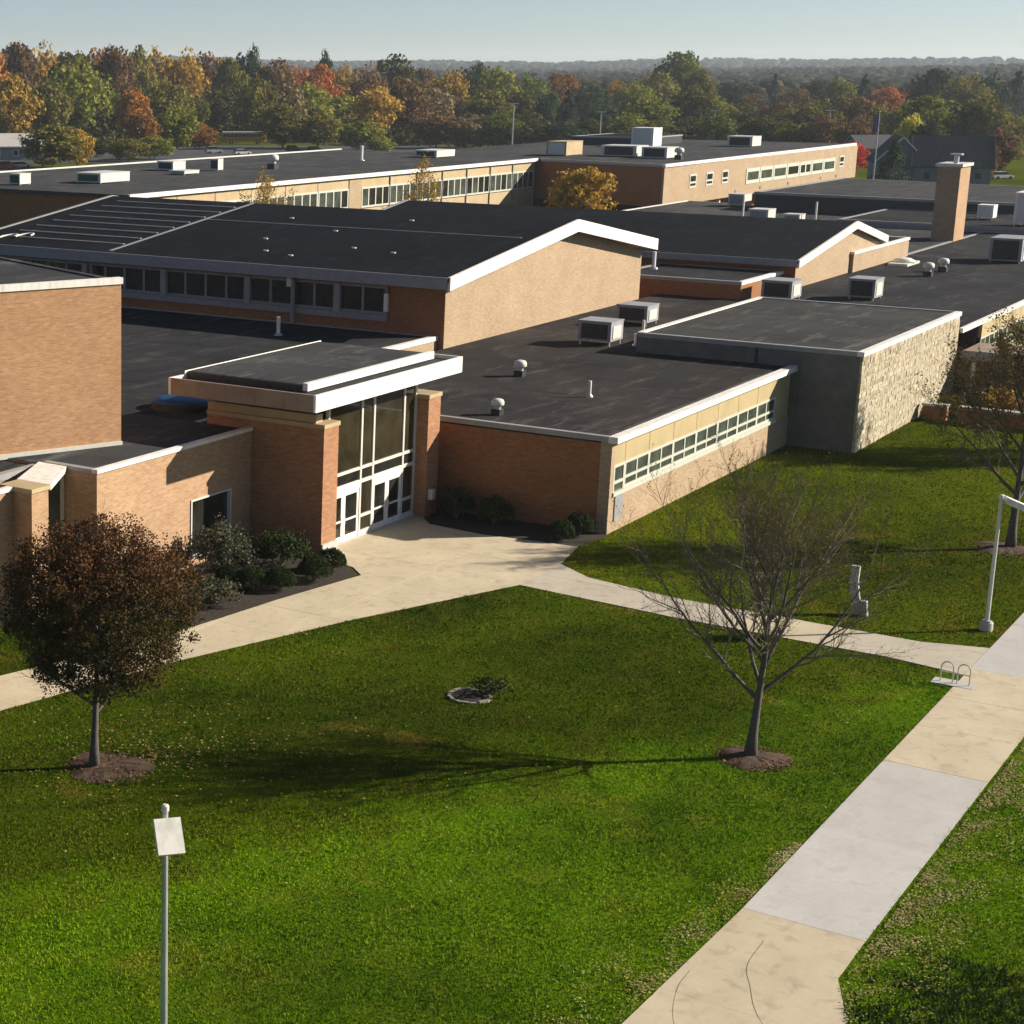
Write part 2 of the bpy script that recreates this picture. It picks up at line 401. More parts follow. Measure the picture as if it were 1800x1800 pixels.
PLAZA = [(20,41.6),(36,39.5),(43.73,38.12),(51.37,36.54),(60,33.95),(68.5,30.9),(72.66,30.89),(75.87,31.49),(75.3,36),(75.6,38.8),(76.65,39.7),(77,41.0),
         (67.3,41.0),(67.2,39.6),(66.7,37.8),(65.8,36.88),(60.5,37.75),(55.3,38.35),(50,39.5),(43,41.4),(36,43.1),(20,45.2)]
PATH2 = [(68.5,30.885),(67.9,24),(67.8,16),(67.35,13.24),(71.2,13.24),(70.45,15.5),(70.55,25),(71.3,29),(72.66,30.875)]
WALK = [(30.2,4.0),(34,4.0),(36.5,6.8),(39.7,9.38),(41.68,10.17),(44.0,10.2),(150,10.2),(150,13.22),(44,13.23),(36.6,13.42),(30.2,13.9)]
BED_L = [(55.6,43.4),(55.6,38.4),(60.5,37.85),(65.75,37.0),(66.6,37.9),(67.1,39.7),(67.1,43.4)]
BED_R = [(78.8,41),(77.9,41),(76.75,39.7),(75.7,38.7),(75.4,36),(75.95,31.55),(78.8,31.2)]

def paved(name, poly, gx, gy, matf, z=.03, seed=1):
    base = MB().prism(poly, -.06, z-.018, False).build(name, M['joint']); structure(base)
    for i in range(len(gx)-1):
        for j in range(len(gy)-1):
            P = clip_poly(poly, gx[i]+.006, gx[i+1]-.006, gy[j]+.006, gy[j+1]-.006)
            if len(P) < 3 or area(P) < .02: continue
            cx = sum(p[0] for p in P)/len(P); cy = sum(p[1] for p in P)/len(P)
            dz = random.uniform(-.003, .004)
            m = MB().prism([(p[0]-cx, p[1]-cy) for p in P], -.07, z+dz, False)
            o = m.build('slab', matf(cx, cy), base, loc=(cx, cy, 0))
    return base
def score_line(root, pts, w=.011, z=.036):
    mb = MB(); L = []; P4 = [Vector(p) for p in pts]; P4 = [P4[0]*2-P4[1]]+P4+[P4[-1]*2-P4[-2]]; pts = []
    for i in range(1, len(P4)-2):
        for k in range(8):
            u = k/8; a_, b_, c_, d_ = P4[i-1:i+3]; pts.append(.5*((2*b_)+(c_-a_)*u+(2*a_-5*b_+4*c_-d_)*u*u+(3*b_-a_-3*c_+d_)*u**3))
    pts.append(P4[-2])
    for i, p in enumerate(pts):
        d_ = (Vector(pts[min(i+1, len(pts)-1)])-Vector(pts[max(i-1, 0)])).normalized(); nn_ = Vector((-d_.y, d_.x))*w/2; L.append((Vector(p)+nn_, Vector(p)-nn_))
    for i in range(len(L)-1): mb.add([(*L[i][0], z), (*L[i+1][0], z), (*L[i+1][1], z), (*L[i][1], z)], [(3,2,1,0)])
    return part(mb, 'joint', M['joint'], root)
paved('entrance_plaza', PLAZA, list(np.arange(20, 78, 3.05)), list(np.arange(29, 46.5, 3.0)), lambda x, y: M['conc_tan'])
paved('cross_path', PATH2, [66, 70.52, 75], list(np.arange(12.2, 32.5, 1.9)), lambda x, y: M['conc_path'] if y > 21 or y < 18 else M['conc_tan'], .028)
paved('sidewalk', WALK, [30, 34.1, 35.8, 38.7, 44.05, 50.5, 57.0, 61, 64.5, 68.2, 71.5, 75, 79, 83, 87, 92, 97, 102, 110, 120, 130, 150], [3, 6.9, 10.1, 11.7, 14] if False else [3, 7.5, 14],
      lambda x, y: M['conc_white'] if (44 < x < 57 or x > 68.2) else M['conc_tan'], .03)
SW = bpy.data.objects['sidewalk']
score_line(SW, [(39.95,13.1),(38.9,13.02),(37.4,12.55),(35.6,11.5)]); score_line(SW, [(42.55,12.2),(41.05,12.1),(40.05,11.7),(38.7,11.05),(36.9,9.6)])
b = MB().prism(BED_L, -.05, .02).build('planting_bed', M['soil']); structure(b)
b = MB().prism(BED_R, -.05, .02).build('planting_bed', M['soil']); structure(b)

# ------------------------------------------------------------------ grass (uncountable)
EXCL = [PLAZA, PATH2, WALK, BED_L, BED_R, [(78.8,31.3),(104.8,31.3),(104.8,27.5),(127,27.5),(127,60),(78.8,60)]]
def scatter(n, D0, D1, x0, x1, power=1.0):
    D = np.sqrt(RNG.uniform(D0**2, D1**2, n)) if power == 1 else D0*(D1/D0)**RNG.uniform(0, 1, n)
    px_ = RNG.uniform(x0, x1, n); k = D*(px_-200)/3294
    X = FH.x*D+RT.x*k; Y = FH.y*D+RT.y*k
    keep = np.ones(n, bool)
    for P in EXCL: keep &= ~inside(X, Y, P)
    X = X[keep]; Y = Y[keep]; D = D[keep]; return X+RNG.normal(0, .035, len(X)), Y+RNG.normal(0, .035, len(X)), D
X, Y, D = scatter(760000, 33, 135, -90, 2120, 2)
n = len(X)
ph = RNG.uniform(0, 2*pi, n); w = RNG.uniform(.010, .022, n)*(D/50)**.8; h = RNG.uniform(.03, .085, n)
cl = .6+.6*(np.sin(X*1.7+np.sin(Y*1.3)*2)*np.sin(Y*1.9+np.sin(X*.9)*2)*.5+.5); h *= cl
la = RNG.uniform(0, 2*pi, n); ln = RNG.uniform(.01, .06, n)
V = np.empty((n, 3, 3), np.float32)
V[:,0] = np.stack([X-np.cos(ph)*w, Y-np.sin(ph)*w, np.zeros(n)-.004], 1)
V[:,1] = np.stack([X+np.cos(ph)*w, Y+np.sin(ph)*w, np.zeros(n)-.004], 1)
V[:,2] = np.stack([X+np.cos(la)*ln, Y+np.sin(la)*ln, h], 1)
g = soup('lawn_grass', V.reshape(-1,3), np.arange(n*3).reshape(-1,3), M['blade'])
structure(g, 'stuff'); g['label'] = 'mown green lawn grass growing between the walkways and school walls'; g['category'] = 'grass'

def flakes(name, X, Y, Z, size, mat, label, cat):
    n = len(X); ph = RNG.uniform(0, 2*pi, n); s = RNG.uniform(.5, 1.2, n)*size; a = RNG.uniform(.35, 1, n)
    dx, dy = np.cos(ph)*s, np.sin(ph)*s; t = RNG.uniform(-.4, .4, (n, 4))*size
    V = np.stack([np.stack([X+dx, Y+dy, Z+t[:,0]], 1), np.stack([X-dy*a, Y+dx*a, Z+t[:,1]], 1), np.stack([X-dx, Y-dy, Z+t[:,2]], 1), np.stack([X+dy*a, Y-dx*a, Z+t[:,3]], 1)], 1)
    o = soup(name, V.reshape(-1,3), np.arange(n*4).reshape(-1,4), mat)
    structure(o, 'stuff'); o['label'] = label; o['category'] = cat; return o
# dry clippings along both edges of the sidewalk
n = 24000
X = RNG.uniform(38, 66, n); Y = 10.05-np.abs(RNG.normal(0, .85, n))
X2 = RNG.uniform(33, 49, 9000); Y2 = 13.26+np.abs(RNG.normal(0, .6, 9000))*np.clip((50-X2)/8, .25, 1.5)
X = np.concatenate([X, X2]); Y = np.concatenate([Y, Y2])
k = ~inside(X, Y, WALK); keep = k & (RNG.uniform(0, 1, len(X)) < .08+.8*np.clip(np.sin(X*1.3+np.sin(Y*2)*1.5)*np.sin(Y*2.3+X*.7+np.sin(X*2.1))*.9+.35, 0, 1))
X, Y = X[keep], Y[keep]
flakes('grass_clippings', X, Y, RNG.uniform(.03, .085, len(X)), .032, M['straw'], 'dry yellow grass clippings strewn along the sidewalk edges', 'clippings')
# fallen leaves
a = RNG.uniform(0, 2*pi, 1000); r = np.abs(RNG.normal(0, 4.2, 1000)); X = 43.5+r*np.cos(a); Y = 31.5+r*np.sin(a)
X2, Y2, _ = scatter(350, 40, 80, 0, 1800)
X = np.concatenate([X, X2]); Y = np.concatenate([Y, Y2]); k = ~inside(X, Y, PLAZA); X, Y = X[k], Y[k]
flakes('fallen_leaves', X, Y, RNG.uniform(.04, .07, len(X)), .045, M['litter'], 'fallen tan leaves scattered over the lawn', 'leaves')

X = RNG.uniform(33, 44.5, 16000); Y = RNG.uniform(2.5, 10.0, 16000); k = ~inside(X, Y, WALK) & (Y+RNG.normal(0, .55, 16000) < 9.2-.35*np.abs(X-40.5)+.5*np.sin(X*3)); X, Y = X[k], Y[k]
cg = leaf_mat('shaded_grass', [(.018,.030,.008), (.036,.058,.012), (.07,.10,.02)], .15); n = len(X)  # blade colours darkened to stand in for shade cast from outside the view
a = RNG.uniform(0, 2*pi, n); hh_ = RNG.uniform(.07, .2, n); w_ = .03; l_ = RNG.uniform(.02, .16, n); b_ = RNG.uniform(0, 2*pi, n)
V = np.stack([np.stack([X-np.cos(a)*w_, Y-np.sin(a)*w_, 0*X], 1), np.stack([X+np.cos(a)*w_, Y+np.sin(a)*w_, 0*X], 1), np.stack([X+np.cos(b_)*l_, Y+np.sin(b_)*l_, hh_], 1)], 1)
o = soup('shaded_grass', V.reshape(-1,3), np.arange(n*3).reshape(-1,3), cg); structure(o, 'stuff'); o['label'] = 'long grass, darkened for shade, at the flared end of the sidewalk'; o['category'] = 'grass'

def mulch_ring(x, y, r, label, cat='mulch'):
    mb = MB(); N = 26
    mb.v.append((x, y, .13))
    rr = [r*(1+.16*sin(3*2*pi*k/N+x)+.1*random.uniform(-1, 1)) for k in range(N)]
    for q, z in ((.35, .13), (.7, .09), (1.0, .012)):
        for k in range(N):
            t = 2*pi*k/N; mb.v.append((x+rr[k]*q*cos(t), y+rr[k]*q*sin(t), z+(random.uniform(-.02, .02) if q < 1 else 0)))
    for k in range(N): mb.f.append((0, 1+k, 1+(k+1) % N))
    for i in range(2):
        for k in range(N):
            a0 = 1+i*N+k; a1 = 1+i*N+(k+1) % N; mb.f.append((a0, a0+N, a1+N, a1))
    o = mb.build('mulch_ring', M['mulch']); structure(o, 'stuff'); o['label'] = label; o['category'] = 'mulch'
    return o
def chips(x, y, r, n, lab):
    a = RNG.uniform(0, 2*pi, n); q = np.sqrt(RNG.uniform(0, 1, n))*r*1.08
    flakes('mulch_chips', x+q*np.cos(a), y+q*np.sin(a), .03+.10*np.clip(1-(q/r)**2, 0, 1), .05, M['chip'], lab, 'mulch')
M['chip'] = leaf_mat('mulch_chip', [(.03,.02,.014), (.07,.042,.026), (.13,.08,.05), (.22,.16,.10)], 0)
chips(41.9, 32.1, 1.3, 900, 'bark chips and leaves round the leafy tree'); chips(54.7, 16.5, 1.1, 800, 'bark chips round the bare tree'); chips(87.2, 16.1, 1.25, 600, 'bark chips at the right edge of the lawn')
mulch_ring(41.9, 32.1, 1.25, 'brown mulch ring round the trunk of the leafy tree')
mulch_ring(54.7, 16.5, 1.0, 'brown mulch ring round the trunk of the bare tree')
mulch_ring(87.2, 16.1, 1.2, 'brown mulch ring at the right edge of the lawn')

# ================================================================== SCHOOL
def ring_edges(poly, z0, z1, w, out=.06):
    """coping boxes along each edge of an axis-ish polygon"""
    mb = MB(); n = len(poly)
    for i in range(n):
        a = Vector(poly[i]); b_ = Vector(poly[(i+1) % n]); d = (b_-a).normalized(); nn = Vector((d.y, -d.x))
        a2 = a-d*out*.98; b2 = b_+d*out*.98
        P = [a2+nn*out, b2+nn*out, b2-nn*w, a2-nn*w]
        mb.prism([(p.x, p.y) for p in P], z0+i*.0013, z1+i*.0013)
    return mb

def volume(name, label, poly, z0, z1, wall, roof, cap, cap_h=.28, cap_w=.3, skip=(), inset=.02):
    """plain flat-roofed volume: wall, roof and a coping piece for each edge"""
    n = len(poly)
    if sum(poly[i][0]*poly[(i+1)%n][1]-poly[(i+1)%n][0]*poly[i][1] for i in range(n)) < 0: poly = poly[::-1]
    t = thing(name, label, 'building', (poly[0][0], poly[0][1], 0))
    part(MB().prism(poly, z0, z1-.12, False), 'wall', wall, t)
    cx = sum(p[0] for p in poly)/n; cy = sum(p[1] for p in poly)/n
    part(MB().prism([(p[0]+(.05 if p[0] < cx else -.05), p[1]+(.05 if p[1] < cy else -.05)) for p in poly], z1-.3, z1-.06, False), 'roof', roof, t)
    for i in range(n):
        if i in skip: continue
        a = Vector(poly[i]); b_ = Vector(poly[(i+1) % n]); d = (b_-a).normalized(); nn = Vector((d.y, -d.x))
        a2 = a+d*.002-d*.06; b2 = b_-d*.002+d*.06
        P = [a2+nn*.06, b2+nn*.06, b2-nn*cap_w, a2-nn*cap_w]
        part(MB().prism([(p.x, p.y) for p in P], z1-cap_h, z1+.002*i), 'coping', cap if not isinstance(cap, dict) else cap.get(i, cap['*']), t)
    return t

def window(root, axis, c, u0, u1, z0, z1, cols, rows=(), frame=None, pane=None, fw=.06, depth=.08, out=-1, name='window'):
    """framed window in the wall plane axis=c ('y': wall runs along x). frame mesh with panes as its children.
       cols: number or list of u splits; rows: list of z splits; out: outward sign along the axis"""
    us = [u0+(u1-u0)*i/cols for i in range(cols+1)] if isinstance(cols, int) else [u0]+list(cols)+[u1]
    zs = [z0]+list(rows)+[z1]
    a, b_ = sorted((c-out*.02, c+out*depth)); pa, pb = sorted((c-out*.03, c+out*depth*.35))
    fr = MB()
    def bx(mb, p0, p1, q0, q1, d0, d1):
        if axis == 'y': mb.box(p0, p1, d0, d1, q0, q1)
        else: mb.box(d0, d1, p0, p1, q0, q1)
    for i, u in enumerate(us):
        p0 = u-fw/2 if 0 < i < len(us)-1 else (u if i == 0 else u-fw); bx(fr, p0, p0+fw, z0, z1, a, b_)
    for j, z in enumerate(zs):
        q0 = z-fw/2 if 0 < j < len(zs)-1 else (z if j == 0 else z-fw)
        for i in range(len(us)-1):
            l = us[i]+(fw if i == 0 else fw/2); r = us[i+1]-(fw if i == len(us)-2 else fw/2)
            bx(fr, l, r, q0, q0+fw, a, b_)
    f = part(fr, name, frame, root)
    for i in range(len(us)-1):
        for j in range(len(zs)-1):
            p = MB(); bx(p, us[i]+fw*.4, us[i+1]-fw*.4, zs[j]+fw*.4, zs[j+1]-fw*.4, pa, pb)
            part(p, 'pane', pane if not isinstance(pane, (list, tuple)) else random.choice(pane), f)
    return f

def runs(root, name, mat, u0, u1, step, f):
    n = max(1, round((u1-u0)/step)); dz = (u1-u0)/n
    for i in range(n): part(f(u0+dz*i+(.004 if i else 0), u0+dz*(i+1)-(.004 if i < n-1 else 0)), name, mat, root)
# ---- classroom wing
ZR = 4.57
t = thing('classroom_wing', 'single-storey tan brick classroom wing with long window band right of the glass entrance', 'building', (78.85,31.35,0))
CW = t
part(MB().box(78.85,105.4,31.9,50.35,0,ZR-.2), 'wall', M['brick_shaded'], t)
part(MB().box(78.84,105.3,31.36,31.9,0,1.72), 'wall', M['brick'], t)
part(MB().box(78.84,79.2,31.355,31.9,1.72,ZR-.2), 'corner_wall', M['brick'], t)
part(MB().box(79.2,104.6,31.62,31.9,1.72,ZR-.2), 'backing_wall', M['darkmetal'], t)
part(MB().box(78.83,134,31.9,50.3,ZR-.3,ZR-.04), 'roof', M['roof_brown'], t)
runs(t, 'fascia', M['white'], 78.7, 104.7, 3.05, lambda a, b_: MB().box(a, b_, 31.05, 31.5, ZR-.24, ZR+.06))
part(MB().box(78.72,79.02,31.5,50.2,ZR-.2,ZR+.05), 'coping', M['cap'], t)
us = [80.58, 83.55, 86.7, 89.85, 92.95, 96.05, 99.15, 102.2]
for i in range(len(us)-1):
    window(t, 'y', 31.42, us[i], us[i+1], 1.92, 3.2, 2, (2.42,), M['windowframe'], M['glass_green'], .13, .06)
    part(MB().box(us[i]+.025, us[i+1]-.025, 31.39, 31.62, 3.2, ZR-.24), 'panel', M['panel'], t)
window(t, 'y', 31.42, 79.25, 80.56, 1.75, 3.2, 1, (2.35,), M['windowframe'], M['glass_green'], .14, .06)
part(MB().box(79.25, 80.56, 31.39, 31.62, 3.2, ZR-.24), 'panel', M['panel'], t)
part(MB().box(102.22, 104.6, 31.39, 31.62, 1.72, ZR-.24), 'panel', M['panel'], t)
part(MB().box(79.2,102.3,31.28,31.62,1.72,1.915), 'window_sill', M['windowframe'], t)
dr = part(MB().box(79.5,80.45,31.30,31.365,.5,1.7), 'door_panel', M['galv'], t)

# ---- stone block with individually laid stones
SX0, SX1, SY0, SY1, SZ = 104.75, 126.6, 27.6, 40.6, 5.72
t = thing('stone_hall', 'taller grey stone-faced flat-roofed block with sunlit rubble wall beside the lawn', 'building', (SX0,SY0,0))
STONE_COLS = [(.38,.325,.225), (.45,.395,.29), (.32,.27,.18), (.41,.35,.235), (.27,.225,.155), (.39,.36,.275)]
SM = [plain('stone_%d' % i, c, .9, 0, .22, 5) for i, c in enumerate(STONE_COLS)]
M['mortar'] = plain('stone_mortar', (.335,.30,.215), .95, 0, .15, 4)
t_ = NT('stone_mix'); c_ = t_.ramp(t_.new('ShaderNodeNewGeometry').outputs['Random Per Island'], [(.1*i+.25, c) for i, c in enumerate(STONE_COLS)])
c_ = t_.mix(.6, c_, t_.ramp(t_.noise(t_.pos(), 4, 4), [(.3, (.6,.6,.6)), (.7, (1.2,1.2,1.2))]), 'MULTIPLY'); t_.color(c_); M['stonemix'] = t_.set(.9, 0, .15)
part(MB().box(SX0+.06,SX1,SY0+.06,SY1,0,SZ-.2), 'wall', M['mortar'], t)
part(MB().box(SX0+.15,SX1-.1,SY0+.15,SY1-.1,SZ-.28,SZ-.07), 'roof', M['roof_stone'], t)
runs(t, 'coping', M['white'], SX0-.06, SX1+.05, 3.1, lambda a, b_: MB().box(a, b_, SY0-.08, SY0+.3, SZ-.26, SZ))
part(MB().box(SX0-.06,SX0+.3,SY0+.3,SY1,SZ-.26,SZ-.003), 'coping', M['cap'], t)
part(MB().box(SX0+.3,SX1+.05,SY1-.3,SY1+.05,SZ-.26,SZ+.004), 'coping', M['white'], t)
part(MB().box(SX1-.25,SX1+.05,SY0+.3,SY1-.3,SZ-.26,SZ-.006), 'coping', M['cap'], t)
def stones(u0, u1, z0, z1):
    out = []; z = z0
    while z < z1-.1:
        hh = min(random.choice([.10,.13,.16,.20,.26]), z1-z); u = u0-random.uniform(0, .3)*0
        while u < u1-.05:
            ll = random.uniform(.18, .62)
            if u1-u-ll < .16: ll = u1-u
            out.append((u, u+ll, z, z+hh)); u += ll
        z += hh
    return out
bm = bmesh.new(); bmesh.ops.create_cube(bm, size=1.0); bmesh.ops.bevel(bm, geom=list(bm.edges), offset=.07, segments=1, affect='EDGES')
stone_meshes = []
for m in SM:
    me = bpy.data.meshes.new('stone'); bm.to_mesh(me); me.materials.append(m); stone_meshes.append(me)
bm.free()
sl = stones(SX0+.005, SX1, .0, SZ-.27)
def near_px(s): return -( (s[1]-s[0])*(s[3]-s[2]) / (s[0]-60)**1.6 )
sl.sort(key=near_px)
base = Vector((SX0, SY0, 0)); rest = MB()
for i, (u0, u1, z0, z1) in enumerate(sl):
    pr_ = random.uniform(.0, .035); g = .007
    if i < 290:
        o = bpy.data.objects.new('stone', random.choice(stone_meshes)); COL.objects.link(o); o.parent = t
        o.scale = (u1-u0-2*g, .2+pr_, z1-z0-2*g); o.location = Vector(((u0+u1)/2, SY0+.10-pr_/2, (z0+z1)/2))-base
    else: rest.box(u0+g, u1-g, SY0-pr_, SY0+.2, z0+g, z1-g)
M['side_shade'] = plain('shade_tone_grey', (.135,.128,.115), .9, 0, .2, 1.3)  # shade of the stone hall's sunless side, put into a darker colour
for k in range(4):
    y0_ = SY0+.14+(SY1-SY0-.14)*k/4; part(MB().box(SX0-.01, SX0+.06, y0_+.006, SY0+.14+(SY1-SY0-.14)*(k+1)/4-.006, 0, SZ-.26), 'shaded_side_panel', M['side_shade'], t)
structure(part(rest, 'stonework', M['stonemix'], t), 'stuff')
part(MB().box(SX0-.1,SX0-.03,33.4,33.52,.2,SZ-.3), 'downspout', M['darkmetal'], t)

# ---- entrance pavilion
t = thing('entrance_pavilion', 'glass entrance pavilion between brick piers under a thick white canopy', 'building', (67.25,39.75,0))
EP = t
part(MB().box(67.25,68.5,39.75,45.9,0,5.78), 'pier', M['brick_pier'], t)
part(MB().box(67.2,68.55,39.7,45.9,5.78,5.97), 'pier_cap', M['beige'], t)
part(MB().box(67.24,68.51,39.66,39.75,0,.6), 'pier_base', M['conc_white'], t)
part(MB().box(76.7,77.9,39.65,45.9,0,5.78), 'pier', M['brick_pier'], t)
part(MB().box(76.65,77.95,39.6,45.9,5.78,5.97), 'pier_cap', M['beige'], t)
part(MB().box(76.95,77.25,39.4,39.64,.85,1.35), 'wall_box', M['alu'], t)
# canopy slab: fascia panels, soffit, two-level roof
CX0, CX1, CY0, CY1 = 64.98, 78.4, 38.85, 46.45
part(MB().box(CX0+.12,CX1-.12,CY0+.12,CY1-.12,6.95,7.5), 'canopy_deck', M['roof_grey'], t)
runs(t, 'canopy_fascia', M['white'], CX0, CX1, 3.35, lambda a, b_: MB().box(a, b_, CY0, CY0+.12, 6.93, 7.68))
part(MB().box(CX0,CX1,CY1-.12,CY1,6.93,7.68), 'canopy_fascia', M['white'], t)
for i in range(5):
    y0 = CY0+.12+(CY1-CY0-.24)*i/5; y1 = CY0+.12+(CY1-CY0-.24)*(i+1)/5
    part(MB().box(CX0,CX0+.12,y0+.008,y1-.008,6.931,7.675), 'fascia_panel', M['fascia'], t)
    part(MB().box(CX1-.12,CX1,y0+.008,y1-.008,6.931,7.675), 'fascia_panel', M['white'], t)
part(MB().box(66.3,77.6,40.25,46.3,7.5,7.82), 'raised_roof', M['roof_grey'], t)
part(MB().box(66.2,77.7,40.0,40.25,7.56,7.90), 'roof_edge_or_shadow_strip', M['white'], t)
part(MB().box(66.05,77.8,46.31,46.33,7.5,7.86), 'roof_edge_or_shadow_strip', M['white'], t)
part(MB().box(66.2,66.3,40.25,46.3,7.5,7.80), 'roof_edge_or_shadow_strip', M['darkmetal'], t)  # dark strip painted in for the shadow line along the raised roof
# clerestory behind the pier tops
part(MB().box(67.9,77.3,40.6,45.8,5.97,6.93), 'clerestory', M['glass_bronze'], t)
part(MB().box(67.3,67.85,40.2,45.9,5.975,6.35), 'upstand', M['beige'], t)
# glazed screen
YG = 40.35; fw = .13
part(MB().box(68.5,76.7,YG+.25,YG+.35,0.05,6.9), 'dark_lobby_sheet', M['glass'], t)  # dark sheet standing in for the unlit lobby behind the screen
for x in (71.5, 72.62, 75.48):
    part(MB().box(x-.07,x+.07,YG-.09,YG+.09,.06,6.92), 'mullion', M['alu'], t)
for x in (68.5, 76.56):
    part(MB().box(x,x+.14,YG-.08,YG+.08,.06,6.92), 'mullion', M['alu'], t)
bays = [(68.64,71.43), (71.57,72.55), (72.69,75.41), (75.55,76.56)]
for (a, b_) in bays:
    part(MB().box(a,b_,YG-.08,YG+.06,3.2,3.34), 'transom', M['alu'], t)
    part(MB().box(a,b_,YG-.02,YG+.01,3.34,6.75), 'pane', M['glass_bronze'], t)
    part(MB().box(a,b_,YG-.02,YG+.01,2.72,3.2), 'pane', M['glass'], t)
    part(MB().box(a,b_,YG-.08,YG+.06,6.75,6.92), 'transom', M['alu'], t)
for (a, b_) in (bays[1], bays[3]):
    part(MB().box(a,b_,YG-.08,YG+.06,2.55,2.72), 'transom', M['alu'], t)
    part(MB().box(a,b_,YG-.08,YG+.06,.92,1.06), 'transom', M['alu'], t)
    part(MB().box(a,b_,YG-.08,YG+.06,.06,.3), 'sill', M['alu'], t)
    part(MB().box(a,b_,YG-.02,YG+.01,1.06,2.55), 'pane', M['glass_bronze'], t)
    part(MB().box(a,b_,YG-.02,YG+.01,.3,.92), 'pane', M['glass_bronze'], t)
for (a, b_) in (bays[0], bays[2]):
    part(MB().box(a,b_,YG-.08,YG+.07,2.36,2.72), 'door_head', M['white'], t)
    m = (a+b_)/2
    for (l, r, sd_) in ((a+.01, m-.01, 1), (m+.01, b_-.01, -1)):
        st_ = .17; d = MB()
        d.box(l,l+st_,YG-.06,YG+.03,.07,2.35); d.box(r-st_,r,YG-.06,YG+.03,.07,2.35)
        d.box(l+st_,r-st_,YG-.06,YG+.03,2.19,2.35); d.box(l+st_,r-st_,YG-.06,YG+.03,.07,.34); d.box(l+st_,r-st_,YG-.05,YG+.02,1.0,1.09)
        dd = part(d, 'door', M['white'], t)
        part(MB().box(l+st_,r-st_,YG-.025,YG-.005,.34,1.0), 'pane', M['glass'], dd)
        part(MB().box(l+st_,r-st_,YG-.025,YG-.005,1.09,2.19), 'pane', M['glass'], dd)
        hx = r-st_*.5 if sd_ > 0 else l+st_*.5
        part(MB().tube([(hx,YG-.13,.9),(hx,YG-.13,1.25)], [.018,.018], 6), 'handle', M['galv'], dd)
part(MB().box(68.5,76.7,YG-.16,YG+.1,0,.06), 'threshold', M['conc_white'], t)

# ---- low front block left of the entrance
t = thing('front_block', 'low brick front block with white coping left of the glass entrance', 'building', (55.95,43.47,0))
part(MB().box(55.95,62.5,43.47,50,0,5.3), 'wall', M['brick_warm'], t)
part(MB().box(62.5,65.6,43.47,50,2.97,5.3), 'wall', M['brick_warm'], t)
part(MB().box(62.5,65.6,43.47,50,0,.35), 'wall', M['brick_warm'], t)
part(MB().box(65.6,67.24,43.47,50,0,5.3), 'wall', M['brick_warm'], t)
part(MB().box(62.5,65.6,43.60,43.72,.35,2.97), 'pane', M['glass'], t)
wf = part(MB().box(62.5,62.58,43.42,43.60,.35,2.97).box(65.52,65.6,43.42,43.60,.35,2.97).box(62.58,65.52,43.42,43.60,2.89,2.969).box(62.58,65.52,43.42,43.60,.351,.43), 'window_frame', M['alu'], t)
runs(t, 'coping', M['white'], 55.9, 67.22, 2.85, lambda a, b_: MB().box(a, b_, 43.4, 43.7, 5.3, 5.46))
part(MB().box(55.88,56.2,43.7,46.2,5.3,5.455), 'coping', M['cap'], t)
part(MB().box(56.0,67.25,43.7,50,5.2,5.33), 'roof', M['roof_grey'], t)
# side entry: pier, deep recess and pale canopy
t = thing('side_entry', 'small recessed side entry with brick pier and white canopy behind the leafy tree', 'entrance', (51.75,43.35,0))
part(MB().box(51.75,52.75,43.35,44.9,0,5.28), 'pier', M['brick_warm'], t)
part(MB().box(51.68,52.82,43.28,44.9,5.28,5.45), 'pier_cap', M['beige'], t)
part(MB().prism([(52.83,43.3),(55.87,44.95),(55.87,46.4),(52.83,45.0)], 5.22, 5.43), 'canopy', M['white'], t)
part(MB().box(52.75,55.94,45.2,45.35,.1,5.2), 'glazing', M['glass_green'], t)
for x in (53.2, 54.5, 55.75): part(MB().box(x,x+.12,45.08,45.2,.1,5.2), 'mullion', M['alu'], t)
part(MB().box(40,51.75,44.3,44.9,0,5.28), 'wall', M['brick_warm'], t)
part(MB().box(40,51.67,44.22,44.5,5.28,5.44), 'coping', M['white'], t)
# link roofs
volume('link_block', 'wide low dark flat-roofed block between the auditorium and the gymnasium windows', [(40,46.5),(78.8,46.5),(78.8,50.75),(98.85,50.75),(98.85,96),(40,96)], 0, 5.28, M['brick'], M['roof'], {'*': M['cap'], 2: M['white']}, .26, .3)

# ---- auditorium (turned a little against the rest)
d = Vector((-.924,.382)); nb = Vector((.382,.924)); c0 = Vector((61.1,46.15))
poly = [c0, c0+nb*26, c0+nb*26+d*24, c0+d*24]; poly = [(p.x, p.y) for p in poly]
t = thing('auditorium', 'tall windowless orange brick auditorium block with white coping at the left edge', 'building', (c0.x,c0.y,0))
part(MB().prism(poly, 5.2, 12.2, False), 'wall', M['brick_aud'], t)
P = [c0+nb*.3-d*(-.25), c0+nb*25.7+d*.25, c0+nb*25.7+d*23.7, c0+nb*.3+d*23.7]
part(MB().prism([(p.x, p.y) for p in P], 12.0, 12.3, False), 'roof', M['roof_grey'], t)
def strip(a, b_, w, z0, z1, off=.06):
    dd = (b_-a).normalized(); nn = Vector((-dd.y, dd.x))
    Q = [a-nn*off, b_-nn*off, b_+nn*w, a+nn*w]; return MB().prism([(p.x, p.y) for p in Q], z0, z1)
part(strip(c0+d*24, c0-d*.06, .28, 12.2, 12.47), 'coping', M['white'], t)
part(strip(c0+nb*.3-d*.02, c0+nb*26, .28, 12.2, 12.36), 'coping', M['roof_grey'], t)
part(strip(c0+d*24, c0, .05, 5.28, 5.48, .12), 'base_flashing', M['alu'], t)

